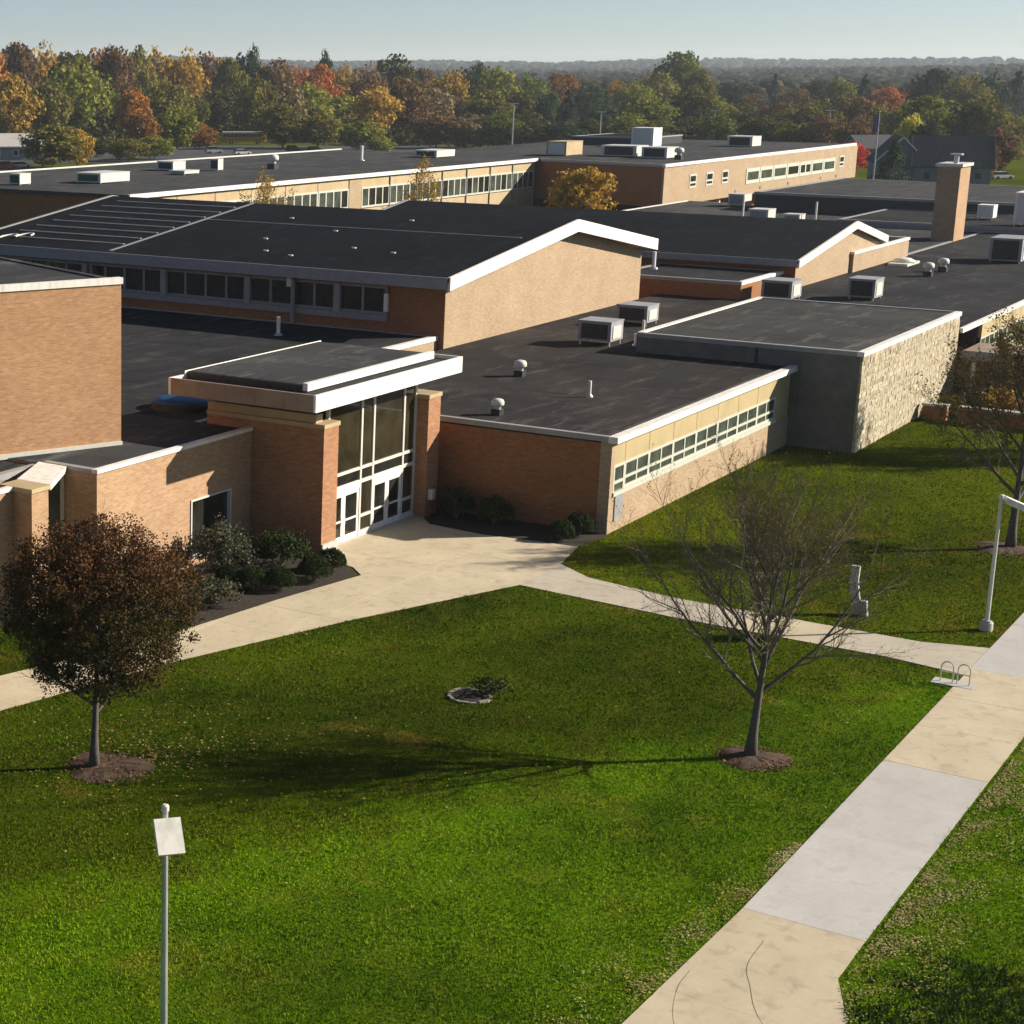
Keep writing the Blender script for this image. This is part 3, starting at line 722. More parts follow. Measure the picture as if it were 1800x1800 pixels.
# ---- gable-roofed halls
def gable_hall(name, label, x0, x1, y0, y1, zb, ze, xa, za, ex0, ex1, ef, zf, th, roofm, wallm, zside=None):
    t = thing(name, label, 'building', (x0, y0, 0))
    mb = MB(); zl = ze[0]; zr = ze[1]
    vs_ = [(x0,y0,zb),(x1,y0,zb),(x1,y0,zr),(xa,y0,za),(x0,y0,zl),(x0,y1,zb),(x1,y1,zb),(x1,y1,zr),(xa,y1,za),(x0,y1,zl)]
    part(MB().add(vs_[:5], [(0,1,2,3,4)]), 'gable_wall', wallm, t)
    part(MB().add(vs_, [(9,8,7,6,5),(0,4,9,5),(1,6,7,2)]), 'wall', M['brick_shaded'], t)
    yf = y0-ef; yb = y1+.4
    zl2, zr2, za2 = zf
    def slope(xe, zE, nm, m):
        V_ = [(xe,yf+.1,zE),(xa,yf+.1,za2),(xa,yb,za2),(xe,yb,zE)]
        V_ += [(v[0],v[1],v[2]-.25) for v in V_]
        return part(MB().add(V_, [(0,1,2,3) if xe < xa else (3,2,1,0), (7,6,5,4), (0,4,5,1), (1,5,6,2), (2,6,7,3), (3,7,4,0)]), nm, m, t)
    slope(ex0, zl2, 'roof', roofm); slope(ex1, zr2, 'roof', roofm)
    for xe, zE in ((ex0, zl2), (ex1, zr2)):                       # white raking fascia, near end
        V_ = [(xe,yf,zE+.05),(xa,yf,za2+.05),(xa,yf,za2+.05-th),(xe,yf,zE+.05-th)]
        V_ += [(v[0],v[1]+.18,v[2]) for v in V_]
        part(MB().add(V_, [(3,2,1,0),(4,5,6,7),(0,1,5,4),(2,3,7,6),(1,2,6,5),(3,0,4,7)] if xe < xa else [(0,1,2,3),(7,6,5,4),(4,5,1,0),(6,7,3,2),(5,6,2,1),(7,4,0,3)]), 'barge_board', M['white'], t)
        V_ = [(xe,yb-.1,zE+.06),(xa,yb-.1,za2+.06),(xa,yb-.1,za2-.3),(xe,yb-.1,zE-.3)]; V_ += [(v[0],v[1]+.3,v[2]) for v in V_]
        part(MB().add(V_, [(3,2,1,0),(4,5,6,7),(0,1,5,4),(2,3,7,6),(1,2,6,5),(3,0,4,7)]), 'barge_board', M['cap'], t)
    sg = -1
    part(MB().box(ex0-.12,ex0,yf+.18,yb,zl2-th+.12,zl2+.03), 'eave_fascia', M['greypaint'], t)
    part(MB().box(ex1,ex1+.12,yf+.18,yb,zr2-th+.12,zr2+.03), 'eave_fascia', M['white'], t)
    return t
G = gable_hall('gymnasium', 'large gymnasium with dark shallow gable roof and sunlit tan brick gable end', 98.9, 129.7, 50.32, 88, 0, (8.15,8.05), 115.9, 10.9,
               97.6, 130.3, .95, (8.95,8.88,11.2), .80, M['roof_dark'], M['brick'])
zw0, zw1 = 6.35, 8.02
part(MB().box(98.6,98.9,54.1,88,5.9,6.28), 'window_ledge', M['greypaint'], G)
y = 54.15; k = 0
for i in range(5):
    y1 = min(57.55+6.66*i, 88); y0 = 54.15 if i == 0 else 57.7+6.66*(i-1)
    window(G, 'x', 98.82, y0, y1, 6.3, 8.05, 2 if i == 0 else 4, (), M['greypaint'], M['glass'], .16, .14, name='window')
for yp in (57.62, 64.28, 70.94, 77.6):
    part(MB().box(98.5,98.68,yp-.22,yp+.22,6.28,8.05), 'pilaster', M['cap'], G)
# battens across the far part of the near slope and the long seam
def slope_pt(x): return 8.95+(11.2-8.95)*(x-97.6)/(115.9-97.6)
for i in range(8):
    x = 100.2+i*1.95
    part(MB().box(x,x+.16,75.5,86.5,slope_pt(x)-.02,slope_pt(x+.16)+.05), 'batten', M['cap'], G)
V_ = [(98.2,75.0,slope_pt(98.2)+.03),(115.8,75.0,slope_pt(115.8)+.03),(115.8,75.25,slope_pt(115.8)+.03),(98.2,75.25,slope_pt(98.2)+.03)]
V_ += [(v[0],v[1],v[2]-.06) for v in V_]
part(MB().add(V_, [(0,1,2,3),(7,6,5,4),(0,4,5,1),(1,5,6,2),(2,6,7,3),(3,7,4,0)]), 'roof_seam', M['greypaint'], G)
x = 109.4; part(MB().box(x,x+.13,50.5,74.9,slope_pt(x)-.02,slope_pt(x+.13)+.03), 'roof_seam', M['greypaint'], G)
G2 = gable_hall('small_gymnasium', 'second smaller gable-roofed hall behind the gymnasium with white barge boards', 143.2, 167.5, 43.3, 84, 0, (6.2,6.0), 157.2, 8.45,
               142.4, 166.8, .5, (6.75,6.9,8.75), .6, M['roof_dark'], M['brick'])
volume('parapet_wall', 'long tan brick parapet wall running right from the smaller gable hall', [(157.5,43.0),(174.5,43.0),(174.5,45.2),(157.5,45.2)], 3, 6.25, M['brick'], M['roof'], M['white'], .22, .25)
volume('connecting_block', 'low brown brick block between the two gable halls', [(133.6,44.2),(143.15,44.2),(143.15,54),(133.6,54)], 3, 5.85, M['brick_shaded'], M['roof'], {'*': M['cap'], 0: M['white']}, .25, .3)
volume('corridor_block', 'dark low roof strip between the two gymnasium roofs', [(130.9,54.05),(142.3,54.05),(142.3,86),(130.9,86)], 3, 5.6, M['brick_shaded'], M['roof'], M['cap'], .25, .3)

# ---- right-hand wing along the lawn
t = thing('right_wing', 'single-storey wing with grey roof and tan panels at the right edge', 'building', (127,27.6,0))
part(MB().box(126.65,133.5,29.3,43.2,0,4.2), 'wall', M['brick_shaded'], t)
part(MB().box(133.5,216,27.65,43.2,0,1.6), 'wall', M['brick'], t)
part(MB().box(133.5,216,27.9,43.2,1.6,4.25), 'wall', M['darkmetal'], t)
part(MB().box(126.62,216,27.6,43.25,ZR-.26,ZR-.03), 'roof', M['roof'], t)
part(MB().box(126.7,216,27.35,27.6,ZR-.24,ZR+.06), 'fascia', M['white'], t)
for i in range(8):
    x0 = 133.6+i*4.0
    part(MB().box(x0+.03, x0+3.97, 27.66, 27.9, 3.2, ZR-.26), 'panel', M['panel'], t)
    window(t, 'y', 27.72, x0+.02, x0+3.98, 1.7, 3.2, 3, (2.3,), M['windowframe'], M['glass_green'], .12, .06)
volume('boiler_roof_block', 'grey flat-roofed block round the foot of the tall chimney', [(167.6,43.4),(216,43.4),(216,56),(167.6,56)], 0, 4.6, M['brick_shaded'], M['roof_grey'], M['cap'], .2, .25)
# porch at the right: brown canopy on posts, steps, low walls
t = thing('porch', 'brown flat porch canopy on white posts right of the stone wall', 'porch', (127,22,0))
part(MB().box(126.9,131.5,17.5,27.3,2.75,3.15), 'canopy', M['fascia'], t)
part(MB().box(126.8,126.9,17.5,27.3,2.6,3.2), 'canopy_edge', M['greypaint'], t)
for (x, y) in ((127.2,26.6),(127.2,22.2),(127.2,17.9),(131.1,26.6),(131.1,22.2)):
    part(MB().box(x-.11,x+.11,y-.11,y+.11,0,2.75), 'post', M['white'], t)
part(MB().box(130.2,133.4,23.5,27.3,0,2.7), 'wall', M['brick'], t)
for i in range(3): part(MB().box(125.4+i*.45,127.5,21,25.6,i*.16,.16+i*.16), 'step', M['conc_white'], t)
for lab, y0, y1 in (('low concrete-capped brick garden wall against the stone wall', 25.9, 27.3), ('longer low concrete-capped garden wall near the right edge', 19, 25.2)):
    t = thing('garden_wall', lab, 'wall', (118,y0,0), 'garden walls')
    part(MB().box(118,118.5,y0,y1,0,.85), 'wall', M['brick_shaded'], t); part(MB().box(117.92,118.6,y0-.05,y1+.05,.85,1.0), 'coping', M['conc_white'], t)

# ---- two-storey wings at the back
ZB = 9.0
W0 = Vector((143.7,109.0)); W1 = Vector((236.6,106.8))
t = thing('long_wing', 'long two-storey tan wing with a band of upper windows across the back', 'building', (W0.x,W0.y,0))
yw = 107.6
part(MB().box(143.6,246,yw+.3,143.6,0,ZB-.2), 'wall', M['brick_shaded'], t)
part(MB().box(143.4,246,yw,144,ZB-.28,ZB-.05), 'roof', M['roof_grey'], t)
part(MB().box(143.4,236.5,yw-.35,yw,ZB-.36,ZB+.06), 'fascia', M['white'], t)
part(MB().box(143.4,246,143.7,144.05,ZB-.3,ZB+.12), 'coping', M['alu'], t)
part(MB().box(143.2,143.4,yw-.3,144,ZB-.3,ZB+.04), 'coping', M['darkmetal'], t)
part(MB().box(143.6,236.4,yw+.05,yw+.3,0,5.0), 'wall', M['beige'], t)
xs = [145.0+6.85*i for i in range(6)]+[186.1]
for i in range(6):
    x0, x1 = xs[i], xs[i]+6.8
    window(t, 'y', yw+.05, x0+.05, x1-.05, 5.2, 7.5, 4, (), M['windowframe'], [M['glass_green'], M['glass_green'], M['glass']], .22, .08)
    part(MB().box(x0+.04,x1-.04,yw+.04,yw+.3,7.5,ZB-.36), 'panel', M['beige'], t)
part(MB().box(186.2,189.0,yw+.0,yw+.3,5.0,ZB-.36), 'pier', M['brick'], t)
for i in range(7):
    x0 = 189.05+6.72*i; x1 = x0+6.66
    window(t, 'y', yw+.05, x0, x1, 5.1, 7.5, 4, (), M['windowframe'], [M['glass_green'], M['glass_green'], M['glass']], .22, .08)
    part(MB().box(x0,x1,yw+.04,yw+.3,7.5,ZB-.36), 'panel', M['beige'] if i % 3 else M['panel'], t)
    part(MB().box(x1-.02,x1+.1,yw-.12,yw+.04,3,ZB-.36), 'downspout', M['cap'], t)
bp = [(230.7,87.3),(316.2,87.9),(318,131),(236.6,131),(236.6,106.8)]
t = thing('two_storey_block', 'two-storey tan brick block with small windows at the right of the long back wing', 'building', (230.7,87.3,0))
part(MB().prism([(231.0,87.6),(316,88.1),(317.7,130.8),(237,130.8),(237,107)], 3.6, ZB-.2, False), 'wall', M['brick_shaded'], t)
part(MB().prism(bp, ZB-.28, ZB-.04, False), 'roof', M['roof_grey'], t)
part(MB().prism([(230.6,87.1),(316.3,87.6),(316.3,88.0),(230.6,87.5)], ZB-.3, ZB+.08), 'fascia', M['white'], t)
part(MB().prism([(230.5,87.5),(230.9,87.5),(236.8,106.8),(236.4,106.8)], ZB-.3, ZB+.06), 'coping', M['cap'], t)
part(MB().box(230.9,316,87.32,87.62,3.6,ZB-.3), 'front_wall', M['brick'], t)
part(MB().box(231.2,240,87.35,90,0,3.6), 'front_wall', M['brick'], t)
part(MB().box(240,316,91,92,0,3.6), 'recessed_wall', M['brick_shaded'], t)
us = [262.1,268.0,273.9,280.2,286.1,292.0,298.0,304.2]
for i in range(7): window(t, 'y', 87.32, us[i]+.1, us[i+1]-.1, 5.05, 7.2, 2 if i == 4 else 1, (), M['windowframe'], [M['glass_green'], M['glass']], .5, .08)
for (a, b_) in ((240.0,242.5),(246.2,248.8),(252.3,254.8),(306.4,308.9)):
    window(t, 'y', 87.32, a, b_, 5.6, 7.4, 1, (6.3,), M['windowframe'], M['glass'], .25, .06)
for x in (258, 268.5, 281, 297, 305): part(MB().box(x,x+.9,87.24,87.33,4.1,4.5), 'wall_vent', M['fascia'], t)
for x in (243.5, 254): part(MB().box(x,x+.4,88,88.4,0,3.6), 'post', M['white'], t)
volume('penthouse', 'dark rooftop plant room on the two-storey block', [(286,112),(303,112),(303,124),(286,124)], ZB-.1, 10.3, M['darkmetal'], M['roof_dark'], M['cap'], .2, .3)
volume('courtyard_roof_block', 'pale grey flat roof crowded with rooftop units before the two-storey block', [(176,60),(228,60),(236,86),(190,86)], 0, 4.3, M['brick_shaded'], M['roof_grey'], {'*': M['cap'], 2: M['white']}, .25, .4)
volume('rear_block', 'wide dark flat-roofed block behind the chimney', [(224,44),(252,30),(262,74),(226,74)], 0, 6.4, M['darkmetal'], M['roof_grey'], M['cap'], .3, .4)
volume('lower_rear_block', 'bluish flat-roofed block right of the chimney', [(205,20),(224,20),(224,58),(205,58)], 0, 5.2, M['greypaint'], M['roof'], M['cap'], .3, .3)

# ---- chimney
t = thing('brick_chimney', 'tall square brick chimney rising from the flat roofs at the right', 'chimney', (192.2,43.2,0))
part(MB().box(192.2,196.2,43.30,45.4,4.4,11.7), 'shaft', M['brick_warm'], t)
part(MB().box(192.0,196.4,43.1,45.6,11.7,12.0), 'cap', M['alu'], t)
part(MB().tube([(193.2,44.0,12.0),(193.2,44.0,12.8)], [.25,.25], 8), 'flue', M['galv'], t)
part(MB().box(192.7,193.7,43.5,44.5,12.8,12.95), 'flue_cap', M['galv'], t)

# ================================================================== ROOFTOP EQUIPMENT
def ac_unit(label, x, y, z, lx, ly, h, legs=.25, body='unit', cat='rooftop unit', side='darkmetal', simple=False):
    t = thing('rooftop_unit', label, cat, (x, y, z), 'rooftop units')
    zb = z+legs
    part(MB().box(x,x+lx,y,y+ly,zb,z+h), 'cabinet', M[body], t)
    part(MB().box(x-.04,x+lx+.04,y-.04,y+ly+.04,z+h,z+h+.06), 'lid', M[body], t)
    part(MB().box(x-.03,x,y+ly*.1,y+ly*.9,zb+.12,z+h-.12), 'grille', M[side], t)
    if not simple:
        m = MB(); n = max(3, int((h-legs)/.16))
        for i in range(n):
            q = zb+.15+(h-legs-.3)*i/n; m.box(x-.06,x-.03,y+ly*.1,y+ly*.9,q,q+.03)
        part(m, 'louvre', M['darkmetal'], t)
        part(MB().box(x+lx*.15,x+lx*.8,y-.04,y,zb+.15,z+h-.25), 'service_panel', M['alu'], t)
    for (a, b_) in ((.08,.08),(lx-.18,.08),(.08,ly-.18),(lx-.18,ly-.18)):
        part(MB().box(x+a,x+a+.1,y+b_,y+b_+.1,z-.06,zb), 'leg', M['galv'], t)
    return t
ac_unit('boxy grey rooftop unit nearest the gym gable wall, front of a pair', 105.7, 42.6, 4.53, 1.9, 2.1, 1.45, .3)
ac_unit('boxy grey rooftop unit behind its twin, next to the stone hall roof edge', 115.6, 44.2, 4.53, 2.0, 2.1, 1.3, .25)
ac_unit('low dark rooftop unit behind the stone hall roof', 134.8, 40.9, 4.53, 2.3, 2.2, 1.4, .2)
ac_unit('square rooftop unit with white side right of the smaller gable hall', 138.8, 36.2, 4.53, 2.2, 1.9, 1.5, .2)
ac_unit('large dark rooftop unit at the right edge below the chimney', 173.2, 33.4, 4.53, 4.0, 2.6, 2.1, .2)
ac_unit('tall white rooftop cabinet at the right edge above the large dark unit', 206.5, 38.4, 5.18, 3.2, 2.6, 3.4, .3, 'white', side='alu', simple=True)
ac_unit('small white rooftop box right of the chimney shaft', 214, 44.5, 5.18, 1.8, 1.6, 1.5, .2, 'white', side='alu', simple=True)
for lab, x, y, lx, ly, h, bd, sd_ in (
    ('dark green rooftop box with white end on the long wing', 156.5, 121.0, 5.2, 3.4, 1.1, 'alu', 'green'),
    ('small dark and white rooftop box at the far left of the long wing', 149.4, 126.3, 1.8, 1.5, 1.2, 'alu', 'green'),
    ('white rooftop box near the back edge of the long wing', 181.8, 129.5, 2.6, 2.4, 1.1, 'alu', 'darkmetal'),
    ('low flat white hatch on the long wing roof', 175.8, 123.6, 3.0, 2.2, .45, 'alu', 'darkmetal'),
    ('narrow white rooftop box left of the black hooded vent', 185.4, 125.4, 1.1, 1.2, 1.4, 'alu', 'darkmetal'),
    ('long low rooftop unit near the right end of the long wing', 230.4, 119.5, 5.4, 3.4, 1.0, 'alu', 'darkmetal'),
    ('beige rooftop unit at the corner between the two back wings', 246.0, 107.4, 5.6, 3.0, 2.0, 'beige', 'alu'),
    ('long dark rooftop unit on the two-storey block, left of a pair', 249.6, 98.6, 4.4, 5.2, 1.5, 'alu', 'darkmetal'),
    ('dark rooftop unit on the two-storey block, right of a pair', 247.4, 93.4, 4.2, 3.6, 1.5, 'alu', 'darkmetal'),
    ('square white rooftop tank standing high behind the dark pair', 284, 109.6, 3.6, 3.6, 2.9, 'white', 'alu'),
    ('lone dark rooftop unit on the right half of the two-storey block', 293, 97.0, 4.2, 4.0, 1.6, 'alu', 'darkmetal')):
    ac_unit(lab, x, y, 8.92, lx, ly, h, .15, bd, side=sd_, simple=True)
for lab, x, y, lx, ly, h in (('white rooftop box on the courtyard roof, left of the smaller ridge', 208.5, 66.6, 2.6, 2.2, 1.3),
    ('pale twin rooftop box beside the courtyard roof pole', 208.8, 63.2, 2.0, 1.8, .9), ('white rooftop cabinet far back on the courtyard roof', 229.5, 76.4, 2.8, 2.0, 1.5),
    ('small white rooftop cabinet right of its neighbour before the dark block', 229.6, 72.6, 2.2, 2.2, 1.6)):
    ac_unit(lab, x, y, 4.24, lx, ly, h, .2, 'alu', side='unit', simple=True)

def hood_vent(label, x, y, z, s=1.0):
    t = thing('roof_vent', label, 'vent', (x, y, z), 'hooded roof vents')
    part(MB().box(x-.27*s,x+.27*s,y-.27*s,y+.27*s,z-.05,z+.35*s), 'curb', M['darkmetal'], t)
    part(MB().tube([(x,y,z+.35*s),(x,y,z+.62*s)], [.2*s,.2*s], 12), 'neck', M['galv'], t)
    part(MB().lathe((x,y,z), [(.34*s,.56*s),(.37*s,.60*s),(.37*s,.78*s),(.30*s,.90*s),(.12*s,.95*s)], 16), 'hood', M['alu'], t, True)
hood_vent('mushroom roof vent nearest the brick end wall of the classroom wing', 81.1, 38.2, 4.53, .85)
hood_vent('mushroom roof vent further up the classroom roof towards the gym', 92.4, 42.3, 4.53, .95)
hood_vent('hooded roof vent on the right wing roof, left of a pair', 158.3, 37.3, 4.54, 1.2)
hood_vent('hooded roof vent on the right wing roof, right of a pair', 162.7, 37.2, 4.54, 1.2)
hood_vent('black hooded vent on the long wing roof', 193, 122.4, 8.95, 1.9)
hood_vent('small white vent on the two-storey roof beside its front edge', 246.6, 91.4, 8.95, 1.7)
def pipe(label, x, y, z, h, r=.08, mat='white'):
    t = thing('vent_pipe', label, 'vent pipe', (x, y, z), 'roof vent pipes')
    part(MB().tube([(x,y,z-.05),(x,y,z+h)], [r,r], 10), 'pipe', M[mat], t); part(MB().lathe((x,y,z), [(r*2.4,-.04),(r*2.2,.05),(r*1.1,.16)], 12), 'flashing', M['galv'], t)
pipe('thin white vent pipe on the classroom roof', 88.5, 36.6, 4.53, .85)
pipe('stout white vent pipe on the link roof below the gym windows', 93.7, 58.8, 5.2, 1.15, .12)
pipe('short white vent pipe beside the rooftop unit pair', 107.2, 41.6, 4.53, .75, .09)
pipe('white vent pipe between the two boxy rooftop units', 113.0, 43.4, 4.53, .8, .09)
pipe('white vent pipe on the corridor roof between the gymnasiums', 139, 52.9, 5.82, 1.3, .14)
pipe('thin white vent on the long wing roof', 218.4, 124.5, 8.92, 2.0, .22)
pipe('tall pale pole on the courtyard roof, left one', 212.6, 70.8, 4.25, 2.4, .11)
pipe('tall pale pole on the courtyard roof, right one', 210.6, 62.0, 4.25, 2.3, .11)
t = thing('skylight', 'low white domed skylight behind the long parapet wall', 'skylight', (166,40.6,4.5))
part(MB().box(165.0,169.0,40.6,42.2,4.5,4.75), 'curb', M['alu'], t); part(MB().lathe((167,41.4,4.75), [(.95,0),(.9,.15),(.6,.32),(.2,.38)], 14), 'dome', M['white'], t, True)
t = thing('blue_dome', 'round blue dome on the shaded link roof behind the canopy', 'skylight', (70.2,49.4,5.2))
part(MB().lathe((70.2,49.4,5.2), [(1.45,0),(1.45,.3),(1.38,.36)], 28), 'curb', M['darkmetal'], t); part(MB().lathe((70.2,49.4,5.56), [(1.38,0),(1.28,.10),(.9,.2),(.4,.26),(.1,.27)], 28), 'dome', M['blue'], t, True)
# fixtures on the gymnasium wall
part(MB().tube([(98.35,60.7,8.1),(98.35,60.7,5.3)], [.14,.14], 8), 'downspout', M['greypaint'], G)
part(MB().box(98.2,98.5,60.75,61.1,7.6,8.25), 'rain_head', M['alu'], G)
part(MB().box(98.62,98.85,54.1,54.35,6.5,7.6), 'wall_light', M['white'], G)
part(MB().tube([(98.3,76.8,8.0),(98.3,76.8,5.3)], [.13,.13], 8), 'downspout', M['greypaint'], G)
for x, y in ((100.4,62.2),(103.6,59.4),(101.2,64.6),(104.6,66.8),(103.0,56.2),(108.2,63.5),(112.8,60.2),(111.4,69.0)):
    z = slope_pt(x); t = tag(MB().box(x-.08,x+.08,y-.15,y+.15,z-.06,z+.07).build('roof_bracket', M['alu']), 'tiny pale bracket on the dark gymnasium roof', 'bracket', 'gym roof brackets')
# white lettering-like looped fixture on the far end of the roof
t = thing('looped_cable', 'pale looped cables at the far left end of the gymnasium roof', 'cable', (100.5,85.3,9.3))
for j, (y, x) in enumerate(((85.6,99.8),(84.6,100.4))):
    P = [(x+.75*sin(a*.9), y+.28*cos(a)-.1*a, slope_pt(x+.75*sin(a*.9))+.12) for a in np.linspace(-1.0, 3.4, 14)]
    part(MB().tube(P, [.06]*14, 6), 'cable', M['alu'], t)

# ================================================================== STREET FURNITURE
def lamp_post(label, x, y, hgt, head_vec, head_w):
    t = thing('lamp_post', label, 'lamp post', (x, y, 0), 'lamp posts')
    part(MB().lathe((x,y,0), [(.24,-.05),(.24,.32),(.21,.36)], 18), 'footing', M['conc_white'], t)
    part(MB().box(x-.15,x+.15,y-.15,y+.15,.36,.4), 'base_plate', M['galv'], t)
    part(MB().tube([(x,y,.4),(x,y,hgt)], [.085,.065], 12), 'pole', M['galv'] if hgt > 5.4 else M['alu'], t)
    part(MB().lathe((x,y,hgt), [(.075,0),(.085,.03),(.085,.13),(.05,.16)], 12), 'pole_cap', M['alu'], t)
    h = Vector(head_vec); a = h.normalized(); b_ = Vector((-a.y, a.x, 0)).normalized(); c = b_.cross(a)
    if c.z < 0: c = -c
    o = Vector((x,y,hgt-.08))+a*.1
    def slab(l0, l1, w, z0, z1): 
        V_ = []
        for zz_ in (z0, z1):
            for l, s in ((l0,-1),(l1,-1),(l1,1),(l0,1)): V_.append(o+a*l+b_*s*w+c*zz_)
        return MB().add(V_, [(3,2,1,0),(4,5,6,7),(0,1,5,4),(1,2,6,5),(2,3,7,6),(3,0,4,7)])
    L = h.length
    part(slab(0, L, head_w/2, 0, .13 if head_w < .7 else .22), 'head', M['white'], t)
    part(slab(.08, L-.06, head_w/2-.07, -.02, 0), 'lens', M['alu'], t)
    part(slab(-.1, .12, .05, -.05, 0), 'bracket', M['galv'], t)
LAMP = (29.3, 20.95)
hv = FH*-.45+UZ*-.62+RT*.1
lamp_post('near lamp post with white slanted head on the lower left lawn', *LAMP, 5.69, hv, .58)
lamp_post('white lamp post standing beside the sidewalk at the right edge', 73.57, 13.89, 5.2, RT*1.15+UZ*-.48-FH*.1, .85)
t = thing('bike_rack', 'small pale looped bike rack at the end of the cross path', 'bike rack', (66.1,13.3,0))
for i in range(2):
    y0 = 12.8+i*.55; P = [(66.1,y0,0)]+[(66.1,y0+.2-.2*cos(a),.58+.2*sin(a)) for a in np.linspace(0, pi, 9)]+[(66.1,y0+.4,0)]
    part(MB().tube(P, [.024]*len(P), 7), 'loop', M['alu'], t)
part(MB().tube([(66.1,12.8,.4),(66.1,13.75,.4)], [.022,.022], 6), 'rail', M['alu'], t)
part(MB().box(65.75,66.45,12.6,14.0,-.02,.045), 'base_slab', M['conc_white'], t)
t = thing('pale_post', 'pale slim weathered upright slab beside the cross path', 'post', (72.75,18.5,0))
def leaning(pts, w, d_):
    mb = MB()
    for (x, y, z) in pts: mb.v += [(x-d_, y-w, z), (x+d_, y-w, z), (x+d_, y+w, z), (x-d_, y+w, z)]
    n_ = len(pts)
    for i in range(n_-1):
        for k in range(4): mb.f.append((i*4+k, i*4+(k+1) % 4, i*4+4+(k+1) % 4, i*4+4+k))
    mb.f += [(3,2,1,0), tuple(n_*4-4+k for k in range(4))]; return mb
part(leaning([(72.72,18.42,0),(72.74,18.5,.5),(72.78,18.62,.95),(72.8,18.68,1.35),(72.8,18.66,1.95)], .16, .07), 'upright', M['wood'], t)
part(leaning([(72.66,18.16,0),(72.67,18.2,.3),(72.68,18.24,.62)], .15, .1), 'lower_block', M['wood'], t)
part(MB().tube([(72.8,18.55,1.15),(72.8,18.3,1.42)], [.05,.03], 5), 'stub', M['wood'], t)
t = thing('ring_planter', 'round stone-edged planter with brown soil in the middle of the lawn', 'planter', (54.6,26.2,0))
for k in range(14):
    a = 2*pi*k/14; a2 = a+2*pi/14*.92
    P = [(54.6+r*cos(q), 26.2+r*sin(q)) for r, q in ((.66,a),(.78,a),(.78,a2),(.66,a2))]
    part(MB().prism(P, -.02, .06+random.uniform(-.02,.03)), 'edging_stone', M['conc_dark'], t)
part(MB().lathe((54.6,26.2,0), [(.66,-.02),(.66,.03),(.3,.05)], 18), 'soil', M['soil'], t)

# ================================================================== PLANTS
def leaf_quads(C, size, rng, outward=None, bias=0.0, asp=.6):
    n = len(C); N = rng.normal(size=(n, 3))
    if outward is not None: N = N/np.linalg.norm(N, axis=1)[:,None]*(1-bias)+outward*bias
    N /= np.linalg.norm(N, axis=1)[:,None]+1e-9
    A = np.cross(N, rng.normal(size=(n, 3))); A /= np.linalg.norm(A, axis=1)[:,None]+1e-9
    B = np.cross(N, A); s = (size*rng.uniform(.6, 1.3, n))[:,None]
    V = np.stack([C+A*s, C+B*s*asp, C-A*s, C-B*s*asp], 1)
    return V.reshape(-1, 3), np.arange(n*4).reshape(-1, 4)
def clump_crown(seed, nclump, per, size, shape='round', fill=.25):
    """unit crown: x,y in [-1,1], z in [0,2]; leaf clumps through the volume with gaps between"""
    rng = np.random.default_rng(seed); Cs = []; Os = []
    for i in range(nclump):
        if shape == 'cone':
            z = rng.uniform(0, 1)**1.25; rad = (1-z)*.95+.04; a = rng.uniform(0, 2*pi); q = rad*rng.uniform(.55, 1)
            c = np.array([q*cos(a), q*sin(a), z*2]); cr = .11+.20*(1-z)
        else:
            d = rng.normal(size=3); d /= np.linalg.norm(d)
            rr = rng.uniform(.55, .86) if rng.uniform() > fill else rng.uniform(.1, .5)
            c = d*rr*np.array([1, 1, 1]); sq = 1-.30*max(0, c[2])-.12*max(0, -c[2])
            c = np.array([c[0]*sq, c[1]*sq, c[2]+1.0]); cr = rng.uniform(.20, .36)
        k = int(per*rng.uniform(.6, 1.4))
        dd = rng.normal(size=(k, 3)); dd /= np.linalg.norm(dd, axis=1)[:,None]
        P = c+dd*(cr*rng.uniform(.45, 1.05, k)**.6)[:,None]*np.array([1.1, 1.1, .8])
        Cs.append(P); Os.append(dd)
    return leaf_quads(np.concatenate(Cs), size, rng, np.concatenate(Os), .55, .75)
def mesh_only(name, V, F):
    o = soup(name, V, F, None); me = o.data; bpy.data.objects.remove(o); return me
CROWN = [mesh_only('crown', *clump_crown(100+i, 60, 66, .062)) for i in range(7)]
CONE = [mesh_only('crown', *clump_crown(200+i, 60, 42, .06, 'cone')) for i in range(2)]
def trunk_mesh(seed):
    r = random.Random(seed); mb = MB()
    mb.tube([(0,0,0),(.01,.01,.35),(.0,.02,.7)], [.045,.034,.018], 7)
    for i in range(5):
        a = r.uniform(0, 2*pi); z = r.uniform(.2, .5)
        mb.tube([(0,0,z),(.12*cos(a),.12*sin(a),z+.1),(.2*cos(a),.2*sin(a),z+.26)], [.018,.012,.005], 5)
    me = bpy.data.meshes.new('trunk'); me.from_pydata(mb.v, [], mb.f); me.update(); me.materials.append(M['bark']); return me
TRUNK = [trunk_mesh(i) for i in range(3)]
USED = {}
LANDMARK = [(20,'the pale shed roof'),(150,'the green rooftop box'),(300,'the white rooftop box'),(430,'the yellow bus'),(530,'the leftmost far windows'),(635,'the thin white roof vent'),(755,'the long low rooftop unit'),
            (907,'the taller lamp mast'),(1000,'the beige rooftop unit'),(1062,'the shorter lamp mast'),(1135,'the square white rooftop tank'),(1215,'the three small windows'),(1305,'the lone rooftop unit'),(1400,'the upper window row'),(1490,'the two-storey corner'),
            (1557,'the flagpole'),(1620,'the white-trimmed house'),(1690,'the chimney'),(1790,'the right edge')]
